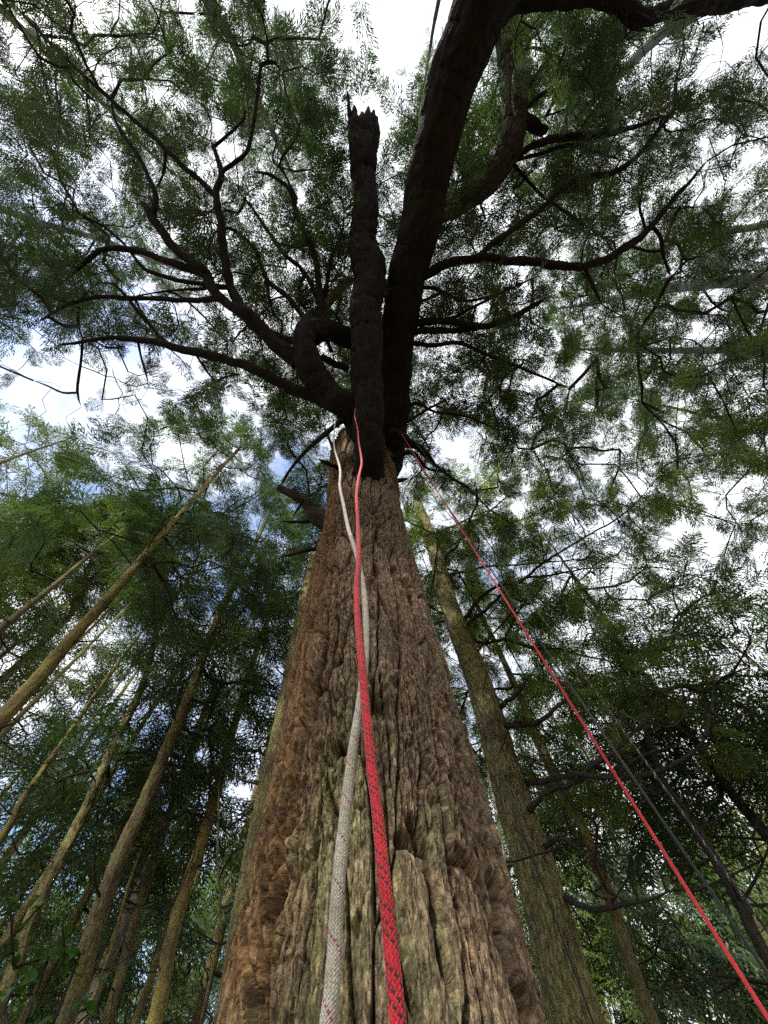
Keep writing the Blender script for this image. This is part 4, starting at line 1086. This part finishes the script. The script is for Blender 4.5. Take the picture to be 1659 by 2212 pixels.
# the big tree's own crown
def dress_big():
    S = np.array([p for p, r in SKEL]); SR = np.array([r for p, r in SKEL])
    out = np.linalg.norm(S[:, :2] - AX, axis=1)
    w = np.clip(out - 1.0, 0.1, None); w /= w.sum()
    n = 10000
    a = S[rng.choice(len(S), n, p=w)] + rng.normal(0, 1, (n, 3)) * np.array([1.0, 1.0, .6]) + [0, 0, .7]
    m = 8000
    rr = 10 * np.sqrt(rng.random(m)); aa = rng.uniform(0, 6.283, m)
    b = np.stack([rr * np.cos(aa), 0.5 + rr * np.sin(aa), rng.uniform(9.3, 14.5, m) - .12 * rr], -1)
    P = np.vstack([a, b])
    P = P[rng.permutation(len(P))]
    # nothing hangs in front of the trunk, the two stems or the ropes
    px, py, d = project(P)
    block = (d > 0) & (((px > 740) & (px < 900 + np.clip(600 - py, 0, 600) * .38) & (P[:, 2] < 11.3)) | (P[:, 2] < 7.6))
    block |= (d > 0) & (px > 610) & (px < 770) & (py > 660) & (py < 960) & (P[:, 2] < 10.3)
    block |= (px > 1330) & (np.abs(py - (598 + (1680 - px) * .145)) < 20) & (rng.random(len(P)) < .8)
    P = P[~block]
    SC = rng.uniform(.4, .75, len(P))
    kp = accept(P, SC, 'cedar', 3, 1.0, .05)
    P, SC = P[kp], SC[kp]
    out = np.linalg.norm(S[:, :2] - AX, axis=1)
    bare_twigs(big_tree, BASE_MAIN, S[out > 2.2], 1500, (.6, .6, .5), r_tip=.0045)
    dress(big_tree, BASE_MAIN, S, np.linalg.norm(S - S[0], axis=1) * .3, P, SC, 'cedar', 3, M_CEDAR, r_tip=.009, bf=.3, droop=.12, rmax=.035)
dress_big()
M_CONE = leaf_mat('brown_cone', (0.06, 0.035, 0.02), (0.16, 0.1, 0.06), 0.2)
for px, py, z in ((1414, 232, 10.6), (1418, 215, 10.7), (1593, 548, 9.6), (1600, 530, 9.7)):
    c = PZ(px, py, z) + rng.normal(0, .08, (9, 3))
    o = build_fronds(big_tree, BASE_MAIN, c, rng.normal(0, 1, (9, 3)) - [0, 0, .6], np.full(9, .2), 'fir', M_CONE)
    o.name = 'cone_cluster'; o.data.name = 'cone_cluster'

# ------------------------------------------------------------------ ropes
def rope_mat(name, col, col2=None, rough=0.75):
    m, nt, b, out = new_mat(name)
    at = N(nt, 'ShaderNodeAttribute', attribute_name='bk')
    n1 = N(nt, 'ShaderNodeTexNoise', i_Scale=900.0, i_Detail=3.0)
    mpn = N(nt, 'ShaderNodeMapping'); mpn.inputs['Scale'].default_value = (1, 1, .25)
    nt.links.new(at.outputs['Vector'], mpn.inputs['Vector']); nt.links.new(mpn.outputs[0], n1.inputs['Vector'])
    r = ramp(nt, [(0.3, tuple(c * .7 for c in col)), (0.7, tuple(min(1, c * 1.15) for c in col))])
    nt.links.new(n1.outputs['Fac'], r.inputs['Fac'])
    n2 = N(nt, 'ShaderNodeTexNoise', i_Scale=22.0, i_Detail=5.0, i_Roughness=.7)
    nt.links.new(at.outputs['Vector'], n2.inputs['Vector'])
    dr = ramp(nt, [(0.4, (.55, .5, .42)), (0.62, (1, 1, 1))])
    nt.links.new(n2.outputs['Fac'], dr.inputs['Fac'])
    nt.links.new(mix_rgb(nt, .8, r.outputs[0], dr.outputs[0], 'MULTIPLY'), b.inputs['Base Color'])
    b.inputs['Roughness'].default_value = rough
    b.inputs['Specular IOR Level'].default_value = 0.3
    b.inputs['Sheen Weight'].default_value = 0.15
    bp = N(nt, 'ShaderNodeBump', i_Strength=.4, i_Distance=.0006)
    nt.links.new(n1.outputs['Fac'], bp.inputs['Height']); nt.links.new(bp.outputs[0], b.inputs['Normal'])
    return m
M_RED = rope_mat('red_yarn', (0.5, 0.014, 0.022))
M_BLACK = rope_mat('black_yarn', (0.02, 0.02, 0.028))
M_WHITE = rope_mat('white_yarn', (0.4, 0.375, 0.31))
M_MAG = rope_mat('magenta_yarn', (0.33, 0.04, 0.1))
M_DGREEN = rope_mat('dark_green_yarn', (0.02, 0.028, 0.024))
M_FLECK = rope_mat('yellow_fleck_yarn', (0.45, 0.45, 0.22))
def rope(name, label, pts, radius, mats, n_yarn, tracer, braid_len, pitch):
    """pts world polyline; the first braid_len metres get woven yarns, the rest a plain sheath"""
    base = np.array(pts[0], float)
    t = thing(name, base, label, 'rope')
    P, _ = resample(pts, [radius] * len(pts), .02)
    s = np.concatenate([[0], np.cumsum(np.linalg.norm(np.diff(P, axis=0), axis=1))])
    L = min(braid_len, s[-1])
    def interp(ss):
        return np.stack([np.interp(ss, s, P[:, k]) for k in range(3)], -1)
    cut = np.linspace(0, s[-1], int(s[-1] / .02) + 2)
    v, q, k = tube(interp(cut), np.full(len(cut), radius * (0.9 if braid_len else 1.0)), 12, None, taper_end=False)
    if s[-1] > L:      # beyond the woven stretch the sheath is full width
        ring = np.repeat(cut > L * .995, 12)
        ctr = np.repeat(interp(cut), 12, axis=0)
        v[ring] = ctr[ring] + (v[ring] - ctr[ring]) / .9 * 1.06
    add('core', mesh_np('core', v - base, q, {'bk': k}), mats[0], t)
    if not braid_len: return t
    per_turn = int(n_yarn * 2.5)
    m = int(L / pitch * per_turn)
    ss = np.linspace(0, L, m)
    C = interp(ss)
    T, A, B_ = frames(C)
    w = 2 * math.pi * radius
    al = math.atan2(w, pitch)
    hw = 0.53 * w / n_yarn * math.cos(al); ht = radius * .13
    om = 2 * math.pi / pitch
    for sg in (1, -1):
        for i in range(n_yarn):
            th = sg * om * ss + 2 * math.pi * i / n_yarn
            lift = sg * math.copysign(1, 1) * np.cos(n_yarn * om * ss) * radius * .085
            e = np.cos(th)[:, None] * A + np.sin(th)[:, None] * B_
            f = -np.sin(th)[:, None] * A + np.cos(th)[:, None] * B_
            ctr = C + e * (radius * .93 + lift)[:, None]
            tan = T * math.cos(al) + sg * f * math.sin(al)
            side = np.cross(e, tan)
            sec = np.array([(-1, -.25), (-.55, .75), (.55, .75), (1, -.25)])
            V = ctr[:, None, :] + sec[None, :, :1] * hw * side[:, None, :] + sec[None, :, 1:] * ht * e[:, None, :]
            kk = np.stack([np.repeat(sec[None, :, 0] * hw, m, 0) + i * .01, np.repeat(sec[None, :, 1] * ht, m, 0), np.repeat(ss[:, None], 4, 1)], -1)
            tr = (sg, i) in tracer
            add('yarn', mesh_np('yarn', V.reshape(-1, 3) - base, grid_quads(m, 4), {'bk': kk.reshape(-1, 3)}), mats[1] if tr else mats[0], t)
    return t
def hang(pix, y0, slope, zmax):
    """rope points seen at pix that lie in the plane Y = y0 + slope * Z (both from the camera)"""
    out = []
    for px, py in pix:
        r = ray(px, py)
        den = r[1] - slope * r[2]
        tt = y0 / den if den > 1e-6 else 1e9
        out.append(CAM + r * min(tt, zmax / r[2]))
    return out
RED_PIX = [(868, 2290), (860, 2212), (852, 2120), (843, 2030), (835, 1950), (828, 1880), (820, 1800), (811, 1720), (803, 1660), (797, 1600), (790, 1530), (783, 1450), (776, 1380), (771, 1310), (771, 1250), (775, 1200), (773, 1130), (770, 1070), (775, 1030), (781, 995), (775, 955), (772, 925), (766, 897), (768, 882)]
WHITE_PIX = [(700, 2290), (708, 2212), (716, 2150), (722, 2070), (725, 2000), (730, 1920), (738, 1830), (748, 1740), (757, 1660), (765, 1600), (775, 1540), (784, 1470), (790, 1400), (790, 1340), (787, 1290), (780, 1240), (768, 1190), (752, 1140), (742, 1090), (734, 1050), (734, 1010), (722, 965), (722, 930), (726, 897)]
red_pts = hang(RED_PIX, .405, .088, 6.1)
white_pts = hang(WHITE_PIX, .415, .088, 6.3)
rope('red_climbing_rope', 'thick red braided rope with black flecks hanging close in front of the trunk', red_pts, .0054, (M_RED, M_BLACK), 10, {(-1, 0), (-1, 2), (-1, 5)}, 1.1, .036)
rope('white_climbing_rope', 'off-white braided rope with magenta flecks hanging beside the red one', white_pts, .0056, (M_WHITE, M_MAG), 13, {(-1, 0)}, 0.9, .036)
a = PZ(868, 938, 6.6); b = CAM + ray(1675, 2225) * .92
rope('taut_red_rope', 'taut plain red rope slanting from the crotch to the bottom right corner', [b, b * .75 + a * .25 + [0, 0, -.02], (a + b) / 2 + [0, 0, -.03], b * .25 + a * .75 + [0, 0, -.02], a], 0.0052, (M_RED, M_RED), 6, set(), 1.2, .05)
def line_rope(name, label, pix_top, z_top, pix_bot, d_bot, radius, mats, tracer, blen):
    a = PZ(*pix_top, z_top); b = CAM + ray(*pix_bot) * d_bot
    rope(name, label, [b, (a + b) / 2 + [0, 0, -.01], a], radius, mats, 6, tracer, blen, .06)
line_rope('black_rope', 'thin black rope slanting beside the taut red one', (872, 955), 6.6, (1672, 2125), 1.35, .0052, (M_DGREEN, M_BLACK), set(), 0)
line_rope('flecked_rope', 'black rope with yellow flecks nearest the right edge', (880, 930), 7.0, (1675, 2035), 1.55, .0056, (M_BLACK, M_FLECK), {(1, 0)}, 2.5)
line_rope('thin_rope', 'thin dark cord running down in front of the mossy tree', (868, 1080), 6.0, (1284, 2216), 1.9, .005, (M_DGREEN, M_BLACK), set(), 0)

# ------------------------------------------------------------------ leafy shrub in the bottom left corner
def build_shrub(label, stems):
    g = PR(60, 2212, 3.0); g = np.array([g[0], g[1], 0.0])
    t = thing('leafy_shrub', g, label, 'shrub')
    # one broad leaf, pointed, slightly folded: shared by all leaves in three sizes
    def leaf_mesh(L, W, bend):
        n = 6
        V = []
        for i in range(n):
            u = i / (n - 1)
            w = W * math.sin(math.pi * (u ** .8)) * (1 if 0 < i < n - 1 else 0) + .0008
            V += [(u * L, -w, .25 * w - bend * u * u * L), (u * L, 0, -bend * u * u * L), (u * L, w, .25 * w - bend * u * u * L)]
        V = np.array(V)
        return mesh_np('leaf', V, grid_quads(n, 3, wrap=False), {'tone': np.full(len(V), rng.uniform(.2, .9))}, smooth=True)
    kinds = [leaf_mesh(L, W, bd) for L, W, bd in ((.06, .016, .2), (.075, .019, .35), (.05, .015, .1), (.065, .017, .5))]
    for me in kinds: me.materials.append(M_BROAD)
    for pix in stems:
        P = [g + rng.normal(0, .05, 3) * [1, 1, 0]] + [CAM + ray(a, b_) * d for a, b_, d in pix]
        v, q, k = tube(P, np.linspace(.008, .003, len(P)), 6, .08)
        add('stem', mesh_np('stem', v - g, q, {'bk': k}), M_TWIG, t)
        C, _ = resample(P, [0] * len(P), .03)
        C = C[C[:, 2] > 1.0]
        for i in range(len(C)):
            if rng.random() > .75: continue
            for s in range(2):
                o = bpy.data.objects.new('leaf', kinds[rng.integers(0, 4)])
                COL.objects.link(o); o.parent = t
                o.location = C[i] - g
                o.rotation_euler = (rng.normal(0, .5), rng.normal(-.1, .5), rng.uniform(0, 6.28))
                k2 = rng.uniform(.7, 1.15); o.scale = (k2, k2, k2)
build_shrub('bright green broad-leaved shrub at the bottom left corner', [
    [(60, 2200, 1.7), (30, 2090, 1.75), (25, 1990, 1.8), (20, 1940, 1.8)],
    [(120, 2200, 1.7), (140, 2080, 1.8), (135, 2010, 1.85), (140, 1960, 1.9)],
    [(20, 2230, 1.5), (10, 2180, 1.55), (30, 2130, 1.6)],
    [(150, 2230, 1.7), (190, 2190, 1.75), (175, 2160, 1.8)],
    [(30, 2020, 1.8), (80, 1965, 1.9), (100, 1950, 1.9)]])
print('leaf tris', TRI['leaf'])
